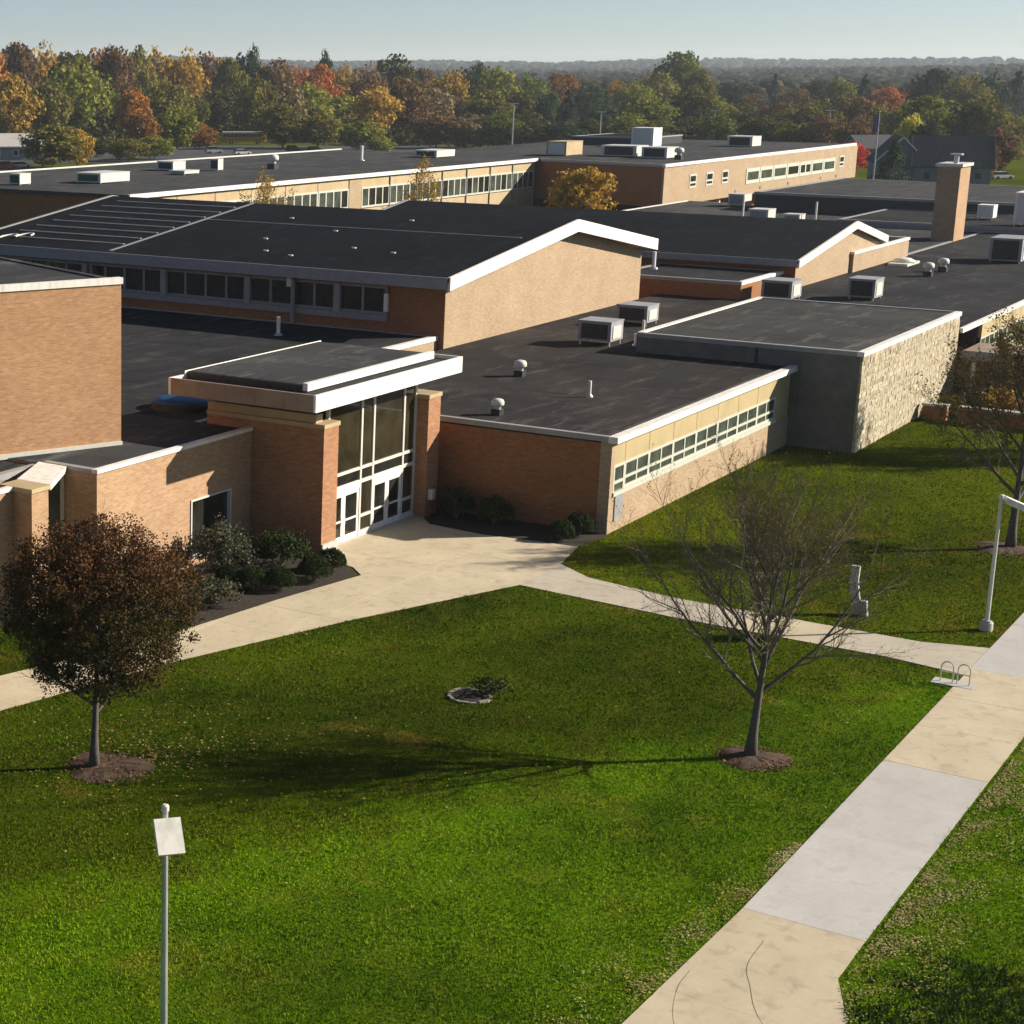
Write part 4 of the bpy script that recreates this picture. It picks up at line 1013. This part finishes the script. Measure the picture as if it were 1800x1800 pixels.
def wood_tree(px, top, wpx, D, col, row, kind='broadleaf tree', low=None, group='trees of the wood behind the school'):
    x, y = at(px, D); h = 21+(120-top)*D/3294; w = wpx*D/3294
    z0 = hill(x, y); cone = kind == 'conifer'
    nm = min(LANDMARK, key=lambda q: abs(q[0]-px)); side = 'left of' if px < nm[0]-12 else ('right of' if px > nm[0]+12 else 'straight above')
    size = 'tall ' if h > 23 else ('small ' if h < 11 else '')
    lab = f'{size}{col} {kind} in the {row}, {side} {nm[1]}'
    if lab in USED:
        lab = f'{size}narrow {col} {kind} in the {row}, {side} {nm[1]}' if wpx < USED[lab] else f'{size}broad {col} {kind} in the {row}, {side} {nm[1]}'
    if lab in USED: lab = f'{size}{col} {kind} in the {row}, well {side} {nm[1]}'.replace('well straight above', 'just over')
    if lab in USED: print('DUP', lab)
    USED[lab] = wpx
    t = thing('conifer' if cone else 'broadleaf_tree', lab, 'tree', (x, y, z0), group)
    cb = h*(.06 if low is None else low) if not cone else h*.04
    o = bpy.data.objects.new('crown', random.choice(CONE if cone else CROWN)); COL.objects.link(o); o.parent = t
    if not o.data.materials: o.data.materials.append(None)
    o.material_slots[0].link = 'OBJECT'; o.material_slots[0].material = LM[col]
    o.location = (0, 0, cb); o.scale = (w/2*1.12, w/2*1.12, (h-cb)/2); o.rotation_euler[2] = random.uniform(0, 6.28)
    o = bpy.data.objects.new('trunk', random.choice(TRUNK)); COL.objects.link(o); o.parent = t; o.scale = (h*.55, h*.55, h*.95)
    return t
BACK = [(-25,74,85,'orange'),(28,70,85,'maroon'),(78,74,75,'gold'),(122,88,85,'olive'),(165,79,75,'rust'),(205,76,75,'brown'),(242,79,65,'olive'),(278,82,72,'gold'),(322,84,75,'gold'),(366,86,66,'rust'),(402,96,62,'olive'),
 (482,101,72,'brown'),(522,106,72,'red'),(562,108,66,'red'),(606,112,66,'gold'),(650,110,66,'brown'),(696,90,84,'dark olive'),(742,116,66,'brown'),(790,112,66,'gold'),(832,108,66,'dark green'),(872,112,84,'yellow-green'),
 (932,126,76,'green'),(986,126,76,'rust'),(1040,138,66,'dark green'),(1088,136,50,'gold'),(1122,138,64,'yellow-green'),(1155,118,74,'olive'),(1192,88,95,'green'),(1228,118,60,'olive')]
for i, (a, b_, c, d_) in enumerate(BACK): wood_tree(a, b_, c*1.08, 640+23*((i*7) % 5), d_, 'back row')
wood_tree(437, 70, 58, 690, 'dark green', 'back row'); wood_tree(572, 86, 38, 690, 'dark green', 'back row')
wood_tree(1365, 132, 36, 760, 'blue-green', 'back row', 'conifer')
MID = [(20,128,95,'gold'),(80,138,85,'olive'),(140,104,115,'yellow-green'),(200,158,85,'olive'),(236,152,62,'orange'),(290,134,95,'olive'),(334,150,66,'olive'),(392,148,95,'dark olive'),(450,130,75,'olive'),(500,140,75,'tan'),
 (546,142,75,'yellow-green'),(602,164,100,'yellow-green'),(660,150,84,'gold'),(716,132,84,'brown'),(762,150,74,'tan'),(812,166,66,'tan'),(860,148,84,'olive'),(912,158,74,'dark olive'),(962,160,74,'dark green'),(1052,168,66,'dark green'),
 (1150,162,84,'yellow-green'),(1216,150,84,'dark olive'),(1244,172,66,'brown')]
for i, (a, b_, c, d_) in enumerate(MID): wood_tree(a, b_, c*1.05, 545+17*((i*5) % 4), d_, 'middle row')
wood_tree(1002, 160, 60, 545, 'blue-green', 'middle row', 'conifer')
FRONT = [(92,214,112,'olive',400),(135,222,60,'gold',404),(170,238,76,'dark olive',455),(226,240,76,'olive',430),(272,236,76,'yellow-green',440),(250,192,64,'rust',480),(312,178,76,'yellow-green',490),(352,214,64,'rust',495),(500,178,92,'olive',500),(562,192,92,'olive',500),
 (642,208,84,'yellow-green',490),(672,236,52,'yellow-green',470),(772,190,92,'brown',500),(824,194,84,'tan',500),(882,192,92,'green',500),(940,205,84,'dark olive',500),(990,210,84,'dark green',495),(1108,194,95,'yellow-green',500),(1165,205,74,'olive',490),(1222,200,74,'dark olive',490),(1046,205,60,'dark olive',500)]
for (a, b_, c, d_, e) in FRONT: wood_tree(a, b_, c, e, d_, 'front row')
RIGHT_B = [(1290,142,66,'dark green',760),(1330,160,66,'brown',700),(1402,152,76,'brown',700),(1450,138,90,'dark green',720),(1482,134,62,'yellow-green',700),(1562,150,66,'red',680),(1604,146,56,'red',690),(1652,116,100,'dark green',640),(1702,126,84,'olive',620),(1742,122,74,'dark green',640)]
for (a, b_, c, d_, e) in RIGHT_B: wood_tree(a, b_, c, e, d_, 'back row')
for (a, b_, c) in ((1524,128,40),(1792,128,70)): wood_tree(a, b_, c, 680, 'blue-green', 'back row', 'conifer')
RIGHT_M = [(1275,168,64,'yellow-green',560),(1318,176,74,'dark olive',540),(1372,172,84,'brown',540),(1440,172,110,'olive',520),(1512,164,84,'brown',520),(1560,178,70,'olive',500),(1640,162,104,'yellow-green',470),(1690,178,60,'dark green',470),(1735,164,84,'olive',470),(1785,196,66,'olive',460),(1598,180,70,'olive',480)]
for (a, b_, c, d_, e) in RIGHT_M: wood_tree(a, b_, c, e, d_, 'middle row')
RIGHT_F = [(1270,196,70,'green',470),(1345,200,84,'dark olive',460),(1400,204,84,'olive',455),(1462,196,84,'brown',450),(1515,200,70,'brown',440),(1612,196,50,'yellow',420),(1640,206,56,'dark green',415),(1775,222,70,'brown',380),(1752,238,42,'maroon',352)]
for (a, b_, c, d_, e) in RIGHT_F: wood_tree(a, b_, c, e, d_, 'front row')
wood_tree(1516, 246, 66, 372, 'scarlet', 'front row', low=.1); wood_tree(1586, 246, 64, 340, 'dark green', 'front row', 'conifer')
# courtyard trees between the wings
for (px, top, wpx, D, col, lab) in ((1042,282,118,226,'gold','golden autumn tree in the courtyard before the shaded back wall'),):
    x, y = at(px, D); h = 21+(120-top)*D/3294; w = wpx*D/3294
    t = thing('courtyard_tree', lab, 'tree', (x, y, 0), 'courtyard trees')
    V, F = clump_crown(333, 60, 60, .055); o = soup('crown', V*np.array([w/2*1.1, w/2*1.1, h*.46])+np.array([0, 0, h*.12]), F, LM['gold'], t)
    o = bpy.data.objects.new('trunk', TRUNK[0]); COL.objects.link(o); o.parent = t; o.scale = (h*.55, h*.55, h*.95)

# ---- branching trees
def branching(seed, hgt, first, spread, nlimb, lean=(0,0), r0=.13, levels=4, limb_spec=None, droop=0):
    rng = random.Random(seed); wood = MB(); twig = MB(); tips = []
    def seg(p, d, L, r, lev, nseg, curl):
        pts = [Vector(p)]; rad = [r]; d = Vector(d).normalized()
        for i in range(nseg):
            d = (d+Vector((rng.uniform(-1,1), rng.uniform(-1,1), rng.uniform(-.6,1)))*curl+Vector((0,0,.055 if lev < 3 else .035))).normalized()
            pts.append(pts[-1]+d*L/nseg); rad.append(max(.0028, r*(1-.78*(i+1)/nseg)))
        return pts, rad
    def rec(p, d, L, r, lev):
        ns = (5, 5, 4, 3, 2)[lev] if lev < 5 else 2
        pts, rad = seg(p, d, L, r, lev, ns, (.08, .14, .2, .25, .28)[min(lev, 4)])
        (wood if lev <= 1 else twig).tube(pts, rad, (8, 6, 4, 3, 3)[min(lev, 4)], False)
        if lev >= levels: tips.append(pts[-1]); tips.append(pts[len(pts)//2]); return
        nch = (0, 9, 7, 6, 3)[min(lev, 4)]
        for i in range(nch):
            q = .22+.75*(i+rng.random()*.7)/nch; f = q*(len(pts)-1); k = min(int(f), len(pts)-2); pp = pts[k].lerp(pts[k+1], f-k)
            ax = (pts[k+1]-pts[k]).normalized()
            sdir = ax.cross(Vector((rng.uniform(-1,1), rng.uniform(-1,1), rng.uniform(-1,1)))).normalized()
            nd = (ax*rng.uniform(.65, 1.0)+sdir*rng.uniform(.5, .95)+Vector((0,0,.18))).normalized()
            rec(pp, nd, L*rng.uniform(.36, .58)*(1.1-.4*q), max(.004, (rad[k]*.62)), lev+1)
        rec(pts[-1], (pts[-1]-pts[-2]), L*.4, rad[-1]*1.2, lev+1)
    top = Vector((lean[0], lean[1], hgt*.72)); tp = []; tr = []
    for i in range(8):
        f = i/7; tp.append(Vector((lean[0]*f+.05*sin(3*f), lean[1]*f+.05*cos(4*f)-.05, hgt*.72*f))); tr.append(r0*(1-.80*f)+(.07*(1-f*6) if f < .16 else 0))
    wood.tube(tp, tr, 10, True)
    for i in range(nlimb):
        f = (first+(hgt*.68-first)*(i/(nlimb-1))**1.05)/(hgt*.72); k = min(int(f*7), 6); p = tp[k].lerp(tp[k+1], f*7-k)
        a = i*2.4+rng.uniform(-.3, .3); 
        if limb_spec and i < len(limb_spec): a = limb_spec[i]
        up = .34+1.15*f+rng.uniform(-.1, .12); z = p.z
        L = spread*(1.0-.45*max(0, f-.35))*rng.uniform(.85, 1.1)*(1 if f > .3 else 1.05)
        L = min(L, (hgt-z)*1.05/(.3+up*.55))
        rec(p, (cos(a), sin(a), up), L, r0*(.52-.2*f), 1)
    rec(tp[-1], (0,0,1), hgt*.28, r0*.24, 1)
    return wood, twig, tips
RA = atan2(RT.y, RT.x)
t = thing('bare_tree', 'nearly leafless young tree with fine twigs standing in the middle of the lawn', 'tree', (54.74,16.63,0))
wood, twig, tips = branching(5, 8.2, 1.9, 4.9, 15, (.12,-.1), .15, 4, [RA+pi*.98, RA+.12, RA+pi*.5, RA+pi*1.4, RA+.8, RA+pi*1.15])
wood.build('trunk', M['bark_pale'], t, True); o = twig.build('crown', M['twig'], t)
T = np.array([tuple(p) for p in tips]); k = T[:,2] > 3.2; T = T[k]
T = T[RNG.uniform(0, 1, len(T)) < .35]; V, F = leaf_quads(T+RNG.normal(0, .05, T.shape), .03, RNG); soup('buds', V, F, M['sparse_leaf'], t)
print('bare tips', len(tips))
t = thing('sparse_tree', 'half-bare tree with a few rusty leaves at the right edge', 'tree', (87.4,15.9,0))
wood, twig, tips = branching(9, 9.6, 2.1, 4.4, 12, (.1,.1), .19, 4)
wood.build('trunk', M['bark'], t, True); twig.build('crown', M['twig'], t)
T = np.array([tuple(p) for p in tips]); V, F = leaf_quads(T+RNG.normal(0, .12, T.shape), .06, RNG); soup('leaves', V, F, M['sparse_leaf'], t)
# a neighbour of it just outside the picture, which shades the lawn by the stone wall
t = thing('sparse_tree', 'half-bare tree outside the right edge whose shadow crosses the lawn', 'tree', (116.5,12.5,0))
wood, twig, tips = branching(21, 10.5, 2.2, 4.6, 12, (.1,.1), .2, 4)
wood.build('trunk', M['bark'], t, True); twig.build('crown', M['twig'], t)
T = np.array([tuple(p) for p in tips]); V, F = leaf_quads(T+RNG.normal(0, .14, T.shape), .10, RNG); soup('leaves', V, F, M['sparse_leaf'], t)
# thin courtyard trees
for i, (px, D, hh, lab) in enumerate(((752,186,11.2,'thin bare golden-twigged tree before the long wing windows'), (468,186,9.8,'thin bare tree before the left part of the long wing'))):
    x, y = at(px, D); t = thing('courtyard_tree', lab, 'tree', (x, y, 0), 'courtyard trees')
    wood, twig, tips = branching(40+i, hh, 2.5, 3.8, 9, (0,0), .14, 3)
    wood.build('trunk', M['bark_pale'], t); twig.build('crown', M['twig'], t)
    T = np.array([tuple(p) for p in tips]); V, F = leaf_quads(np.repeat(T, 2, 0)+RNG.normal(0, .22, (len(T)*2, 3)), .10, RNG); soup('leaves', V, F, LM['gold'], t)

# ---- the leafy maroon tree
t = thing('leafy_tree', 'round dense tree with maroon and olive leaves on the left lawn', 'tree', (41.6,32.46,0))
wood, twig, tips = branching(3, 7.6, 1.75, 3.2, 12, (.05,.05), .135, 3)
wood.build('trunk', M['bark_pale'], t, True); twig.build('branches', M['bark'], t)
rng = np.random.default_rng(77); Cs = []; Os = []
cen = np.array([RT.x*.15, RT.y*.15, 5.2])
for i in range(880):
    d = rng.normal(size=3); d /= np.linalg.norm(d); rr = rng.uniform(.12, 1.0)**.5
    sh = np.array([3.3, 3.3, 3.3]); sh = sh*(1-.16*max(0, d[2])**2-.10*max(0, -d[2])) 
    c = cen+d*rr*sh*.94*rng.uniform(.96, 1.03)
    k = int(rng.uniform(70, 130)); dd = rng.normal(size=(k, 3)); dd /= np.linalg.norm(dd, axis=1)[:,None]
    Cs.append(c+dd*(rng.uniform(.2, .5)*rng.uniform(.2, 1.1, k)**.6)[:,None]*np.array([1,1,.85])); Os.append(dd)
P_ = np.concatenate(Cs); O_ = np.concatenate(Os); V, F = leaf_quads(P_, .042, rng, O_, .3, .7)
o = soup('crown', V, F, M['maple'], t)

# ---- shrubs
def shrub(label, x, y, r, h, mat, seed, n=5200, size=.036, group='shrubs in the planting beds', rag=.05):
    t = thing('shrub', label, 'shrub', (x, y, .02), group); rng = np.random.default_rng(seed)
    d = rng.normal(size=(n, 3)); d /= np.linalg.norm(d, axis=1)[:,None]; d[:,2] = np.abs(d[:,2])*.98+rng.uniform(-.25, .02, n)
    lump = 1+rag*np.sin(d[:,0]*7+seed)*np.sin(d[:,1]*6+1)+rng.normal(0, rag*.5, n)
    P = d*np.array([r, r, h*.62])*(lump*rng.uniform(.75, 1.0, n)**.5)[:,None]+np.array([0,0,h*.36])
    V, F = leaf_quads(P, size, rng, d, .4, .7); soup('foliage', V, F, mat, t)
    m = MB()
    for i in range(6):
        a = i*1.05; m.tube([(0,0,0),(r*.3*cos(a),r*.3*sin(a),h*.35),(r*.55*cos(a),r*.55*sin(a),h*.62)], [.03,.02,.008], 5, False)
    m.build('stems', M['twig'], t)
shrub('clipped boxwood ball at the left end of the row by the path', 60.95, 40.3, 0.69, 1.04, M['box'], 1)
shrub('clipped boxwood ball second from the left by the path', 61.2, 39.35, 0.67, 1.04, M['box'], 2)
shrub('clipped boxwood ball in the middle of the row by the path', 61.8, 38.45, 0.67, 1.04, M['box'], 3)
shrub('clipped boxwood ball second from the entrance pier', 63.9, 38.05, 0.74, 1.16, M['box'], 4)
shrub('clipped boxwood ball nearest the entrance pier', 65.7, 38.3, 0.65, 1.04, M['box'], 5)
shrub('tall dark shrub against the shaded brick pier', 65.0, 40.4, 1.0, 1.6, M['box'], 6, 3000, .06, rag=.3)
shrub('pale-flowered shrub below the dark window', 62.6, 41.9, 1.15, 2.2, M['hydrangea'], 7, 3200, .065, rag=.3)
shrub('low spreading shrub beside the path behind the leafy tree', 58.6, 39.7, 1.1, .9, M['hydrangea'], 8, 1600, .07, rag=.35)
shrub('rounded shrub at the outer corner of the shaded bed', 76.6, 32.6, .62, 1.0, M['box'], 9)
shrub('rounded shrub next to the classroom wall corner', 77.9, 32.3, .66, 1.15, M['box'], 10)
shrub('dark shrub in the shaded bed nearest the entrance', 77.4, 38.3, .75, 1.5, M['box'], 11, 2000, .06, rag=.25)
shrub('dark shrub in the middle of the shaded bed', 77.5, 36.4, .8, 1.3, M['box'], 12, 2000, .06, rag=.25)
shrub('small leafy plant growing at the ring planter', 55.25, 25.75, .55, .6, M['box'], 13, 420, .06, rag=.5, group='plants at the ring planter')
shrub('rusty shrub behind the low garden wall', 121.5, 23.5, 1.3, 1.8, LM['gold'], 14, 1800, .10, rag=.35)
shrub('brown shrub before the porch at the right edge', 122.5, 20.2, 1.4, 2.0, LM['brown'], 15, 1800, .10, rag=.35)
shrub('olive shrub at the foot of the stone wall corner', 120.5, 26.2, .9, 1.2, LM['olive'], 16, 1200, .09, rag=.35)

# ================================================================== BACKGROUND THINGS
def place(root, px, D, rz):
    x, y = at(px, D); root.location = (x, y, 0); root.rotation_euler[2] = rz; return root
def local(mb, name, mat, root): return mb.build(name, mat, root)
# school bus
VB = AZ-pi/2                                  # parallel to the picture plane
t = thing('school_bus', 'yellow bus with white roof parked beyond the long wing', 'bus')
local(MB().prism([(-6,-1.2),(5.2,-1.2),(5.9,-1.05),(5.9,1.05),(5.2,1.2),(-6,1.2)], .55, 1.75), 'body', M['yellow'], t)
local(MB().box(-6,4.6,-1.2,1.2,2.55,2.75), 'body', M['yellow'], t); local(MB().box(-6.05,4.7,-1.22,1.22,2.75,3.05), 'roof', M['white'], t)
for i in range(10): local(MB().box(-5.8+i*1.03,-4.9+i*1.03,-1.18,1.18,1.75,2.55), 'window', M['glass'], t)
for i in range(11): local(MB().box(-5.97+i*1.03,-5.83+i*1.03,-1.2,1.2,1.751,2.549), 'window_post', M['yellow'], t)
local(MB().box(-6,5.6,-1.23,1.23,1.2,1.3), 'stripe', M['darkmetal'], t)
for x in (-3.6, 3.6):
    for s in (-1, 1): w_ = local(MB().tube([(x,s*.95,.5),(x,s*1.22,.5)], [.5,.5], 16), 'wheel', M['rubber'], t); local(MB().tube([(x,s*1.22,.5),(x,s*1.25,.5)], [.25,.25], 12), 'rim', M['alu'], w_)
place(t, 432, 528, VB); t.scale = (1.05, 1.05, 1.15)
def car(label, px, D, col, rz, suv=False):
    t = thing('parked_car', label, 'car', group='cars parked beyond the school'); m = plain('car_paint_'+label.split()[0]+str(px), col, .25, .2, .05)
    z = 1.05 if suv else .9; zt = 1.75 if suv else 1.42
    pr_ = [(-2.2,.35),(2.2,.35),(2.25,.7),(1.3,z),(-2.2,z)]
    V_ = [(a,-.88,b_) for a, b_ in pr_]+[(a,.88,b_) for a, b_ in pr_]
    local(MB().add(V_, [(0,1,2,3,4),(9,8,7,6,5)]+[(i,i+5,(i+1)%5+5,(i+1)%5) for i in range(5)]), 'body', m, t)
    pr_ = [(-2.1,z),(1.2,z),(.5,zt),(-1.8,zt)]; V_ = [(a,-.8,b_) for a, b_ in pr_]+[(a,.8,b_) for a, b_ in pr_]
    local(MB().add(V_, [(0,1,2,3),(7,6,5,4)]+[(i,i+4,(i+1)%4+4,(i+1)%4) for i in range(4)]), 'windows', M['glass'], t)
    local(MB().box(-1.75,.45,-.78,.78,zt-.02,zt+.05), 'roof', m, t)
    for x in (-1.35, 1.4):
        for s in (-1, 1): local(MB().tube([(x,s*.7,.33),(x,s*.92,.33)], [.33,.33], 14), 'wheel', M['rubber'], t)
    place(t, px, D, rz)
car('silver car parked left of the bus, beyond the long wing roof', 378, 470, (.35,.36,.37), VB+.3, True)
car('dark car parked beyond the roof, right of the bus', 520, 476, (.02,.022,.03), VB, True)
car('black car parked beyond the roof between the bus and roof vent', 558, 478, (.015,.016,.02), VB+.1)
car('dark red car parked before the pale shed', 8, 395, (.22,.02,.025), VB+.6, True)
car('white car parked beside the dark red one', 34, 400, (.6,.6,.58), VB+.5)
car('small white car parked right of the bus among the trees', 428, 462, (.55,.55,.55), VB+.4)
car('white car parked on the far lawn at the right edge', 1782, 360, (.6,.6,.6), VB+.2)
# pale shed and houses
def house(name, label, px, D, rz, lx, ly, h, rise, roofm, wallm, trim, nwin=3, cat='house'):
    t = thing(name, label, cat)
    local(MB().box(-lx/2,lx/2,-ly/2,ly/2,0,h).add([(-lx/2+.001,-ly/2,h),(-lx/2+.001,ly/2,h),(-lx/2+.001,0,h+rise)], [(0,2,1)]).add([(lx/2-.001,-ly/2,h),(lx/2-.001,ly/2,h),(lx/2-.001,0,h+rise)], [(0,1,2)]), 'wall', wallm, t)
    e = .5
    for s in (-1, 1):
        V_ = [(-lx/2-e,s*(ly/2+e),h-rise*e/(ly/2)),(lx/2+e,s*(ly/2+e),h-rise*e/(ly/2)),(lx/2+e,0,h+rise),(-lx/2-e,0,h+rise)]
        V_ = [(a,b_,c+.02) for a, b_, c in V_]+[(a,b_,c+.25) for a, b_, c in V_]
        r = local(MB().add(V_, [(3,2,1,0),(4,5,6,7),(0,1,5,4),(1,2,6,5),(2,3,7,6),(3,0,4,7)]), 'roof', roofm, t)
        for sx in (-1, 1):
            V_ = [(sx*(lx/2+e),s*(ly/2+e),h-rise*e/(ly/2)),(sx*(lx/2+e),0,h+rise)]
            q = [(a,b_,c+dz) for (a, b_, c) in V_ for dz in (-.05, .3)]; q2 = [(a+sx*.08,b_,c) for a, b_, c in q]
            local(MB().add(q+q2, [(0,1,3,2),(4,6,7,5),(0,4,5,1),(2,3,7,6),(1,5,7,3),(0,2,6,4)]), 'barge_board', trim, r)
    for i in range(nwin):
        x = -lx/2+lx*(i+.5)/nwin
        f = local(MB().box(x-.65,x+.65,-ly/2-.06,-ly/2+.02,1.0,2.4), 'window', trim, t); local(MB().box(x-.52,x+.52,-ly/2-.08,-ly/2-.05,1.12,2.28), 'pane', M['glass'], f)
    for s in (-1, 1):
        f = local(MB().box(s*lx/2-.05,s*lx/2+.05,-.7,.7,h-.9,h+.9), 'window', trim, t); local(MB().box(s*lx/2-.08,s*lx/2+.08,-.55,.55,h-.75,h+.75), 'pane', M['glass'], f)
    place(t, px, D, rz); return t
M['shed_roof'] = plain('pale_shed_roof', (.42,.40,.37), .6, 0, .1, .5)
house('storage_shed', 'long shed with pale roof beyond the car park at the far left', 6, 440, VB+.15, 17, 11, 3.2, 2.6, M['shed_roof'], M['house_wall'], M['white'], 4, 'shed')
house('gabled_house', 'dark gabled house with white-trimmed gable behind the flagpole', 1592, 352, AZ-.25, 11, 8.5, 4.2, 4.2, M['house_roof'], M['house_wall'], M['white'], 3)
house('gabled_house', 'larger dark-roofed house behind the chimney', 1690, 346, VB-.35, 13, 10, 3.6, 5.0, M['house_roof'], M['house_wall'], M['greypaint'], 3)
house('gabled_house', 'small dark house among the trees between the flagpole and the two-storey block', 1542, 430, VB+.2, 9, 8, 3.2, 2.6, M['house_roof'], M['house_wall'], M['greypaint'], 2)
t = thing('flagpole', 'tall grey flagpole with a hanging purple flag before the houses', 'flagpole')
local(MB().tube([(0,0,0),(0,0,13.6)], [.14,.08], 10), 'pole', M['galv'], t); local(MB().lathe((0,0,13.6), [(.05,0),(.16,.1),(.16,.2),(.05,.3)], 10), 'finial', M['alu'], t)
P = []; Fc = []; nx, nz = 8, 8
for i in range(nx+1):
    for j in range(nz+1): u = i/nx; P.append((-.1-u*.75, .22*sin(u*9)*(.4+u), 13.2-j/nz*3.0-u*.5))
for i in range(nx):
    for j in range(nz): a = i*(nz+1)+j; Fc.append((a, a+nz+1, a+nz+2, a+1))
fl = local(MB().add(P, Fc), 'flag', M['purple'], t)
sm = fl.modifiers.new('thickness', 'SOLIDIFY'); sm.thickness = .03
place(t, 1554, 322, VB)
for lab, px, D, h in (('taller lamp mast beyond the long wing roof', 907, 480, 12.2), ('shorter lamp mast behind the two-storey roof', 1062, 470, 10.3), ('lamp mast behind the lone rooftop unit', 1263, 470, 10.6), ('slim lamp mast behind the right end of the two-storey roof', 1467, 455, 11.0)):
    t = thing('lamp_mast', lab, 'lamp post', group='far lamp masts')
    local(MB().tube([(0,0,0),(0,0,h)], [.2,.12], 8), 'mast', M['galv'], t)
    for s in (-1, 1): local(MB().box(min(0,s*1.2),max(0,s*1.2),-.18,.18,h-.1,h+.1), 'luminaire', M['alu'], t)
    place(t, px, D, VB)
t = tag(MB().box(-75,62,-62,34,-.05,.02).build('car_park', M['asphalt']), 'grey asphalt', 'x'); del t['label'], t['category']; structure(t); place(t, 440, 485, VB)
t = tag(MB().box(-26,7,-22,9,-.05,.026).build('car_park', M['asphalt']), 'grey asphalt', 'x'); del t['label'], t['category']; structure(t); place(t, 10, 400, VB)

# ---- undergrowth below the wood, one mass
Cs = []; Os = []; rng = np.random.default_rng(8)
for i in range(1500):
    px = rng.uniform(-120, 1900); D = rng.uniform(548 if 370 < px < 580 or px < 60 else 508, 740); x, y = at(px, D); rr = rng.uniform(2.0, 4.2); k = 34
    dd = rng.normal(size=(k, 3)); dd /= np.linalg.norm(dd, axis=1)[:,None]; dd[:,2] = np.abs(dd[:,2])
    Cs.append(np.array([x, y, .3])+dd*rr*np.array([1, 1, 1.3])*rng.uniform(.6, 1, k)[:,None]); Os.append(dd)
V, F = leaf_quads(np.concatenate(Cs), .85, rng, np.concatenate(Os), .5, .8)
o = soup('undergrowth', V, F, LM['dark olive']); structure(o, 'stuff'); o['label'] = 'dark undergrowth below the trees of the wood'; o['category'] = 'undergrowth'

# ---- far woodland that reads as one mass
rng = np.random.default_rng(5)
def blob(n_lat=5, n_lon=7, seed=0):
    r = np.random.default_rng(seed); V_ = [(0,0,1.0)]; F_ = []
    for i in range(1, n_lat):
        th_ = pi*i/n_lat*.86
        for j in range(n_lon):
            a = 2*pi*j/n_lon+i*.4; q = r.uniform(.78, 1.15); V_.append((sin(th_)*cos(a)*q, sin(th_)*sin(a)*q, cos(th_)*q))
    for j in range(n_lon): F_.append((0, 1+j, 1+(j+1) % n_lon))
    for i in range(n_lat-2):
        for j in range(n_lon):
            a0 = 1+i*n_lon+j; a1 = 1+i*n_lon+(j+1) % n_lon; F_.append((a0, a0+n_lon, a1+n_lon)); F_.append((a0, a1+n_lon, a1))
    return np.array(V_), np.array(F_)
BL = [blob(seed=i) for i in range(6)]
VS = []; FS = []; off = 0
for i in range(8200):
    D = 780*(6000/780)**(rng.uniform(0, 1)**.9); px = rng.uniform(-250, 2150); x, y = at(px, D)
    w = rng.uniform(4, 8)*(1+D/7000); hh = rng.uniform(10, 16)
    if D > 4500: hh *= .8
    V_, F_ = BL[i % 6]; a = rng.uniform(0, 6.28); R_ = np.array([[cos(a), -sin(a)], [sin(a), cos(a)]])
    Q = V_.copy(); Q[:,:2] = Q[:,:2]@R_*w; Q[:,2] = (Q[:,2]*.5+.45)*hh
    Q += np.array([x, y, hill(x, y)]); VS.append(Q); FS.append(F_+off); off += len(Q)
t_ = NT('far_wood'); p = t_.pos(); rr = t_.new('ShaderNodeNewGeometry').outputs['Random Per Island']
c = t_.ramp(rr, [(0, (.012,.020,.014)), (.4, (.022,.032,.020)), (.7, (.036,.040,.022)), (.88, (.055,.042,.022)), (.96, (.08,.04,.018)), (1, (.10,.08,.025))])
nn = t_.noise(p, .5, 4, .7); c = t_.mix(.7, c, t_.ramp(nn, [(.3, (.35,.35,.35)), (.7, (1.5,1.5,1.5))]), 'MULTIPLY'); t_.color(c); t_.bump(nn, 1.0, 2.0); far_m = t_.set(.95, 0, .05)
o = soup('far_woodland', np.concatenate(VS), np.concatenate(FS), far_m, None, False); structure(o, 'stuff'); o['label'] = 'distant wooded hills fading to blue-grey along the horizon'; o['category'] = 'woodland'

# ---- haze
hz = MB().box(-7400,7400,-7400,7400,-3,85).build('haze', None)
hm = bpy.data.materials.new('haze'); hm.use_nodes = True; nt = hm.node_tree; nt.nodes.clear()
ou = nt.nodes.new('ShaderNodeOutputMaterial'); pv = nt.nodes.new('ShaderNodeVolumePrincipled')
pv.inputs['Color'].default_value = (.80,.90,1,1); pv.inputs['Density'].default_value = .00009; pv.inputs['Anisotropy'].default_value = .2
nt.links.new(pv.outputs[0], ou.inputs['Volume']); hz.data.materials.append(hm)
structure(hz, 'stuff'); hz.display_type = 'WIRE'
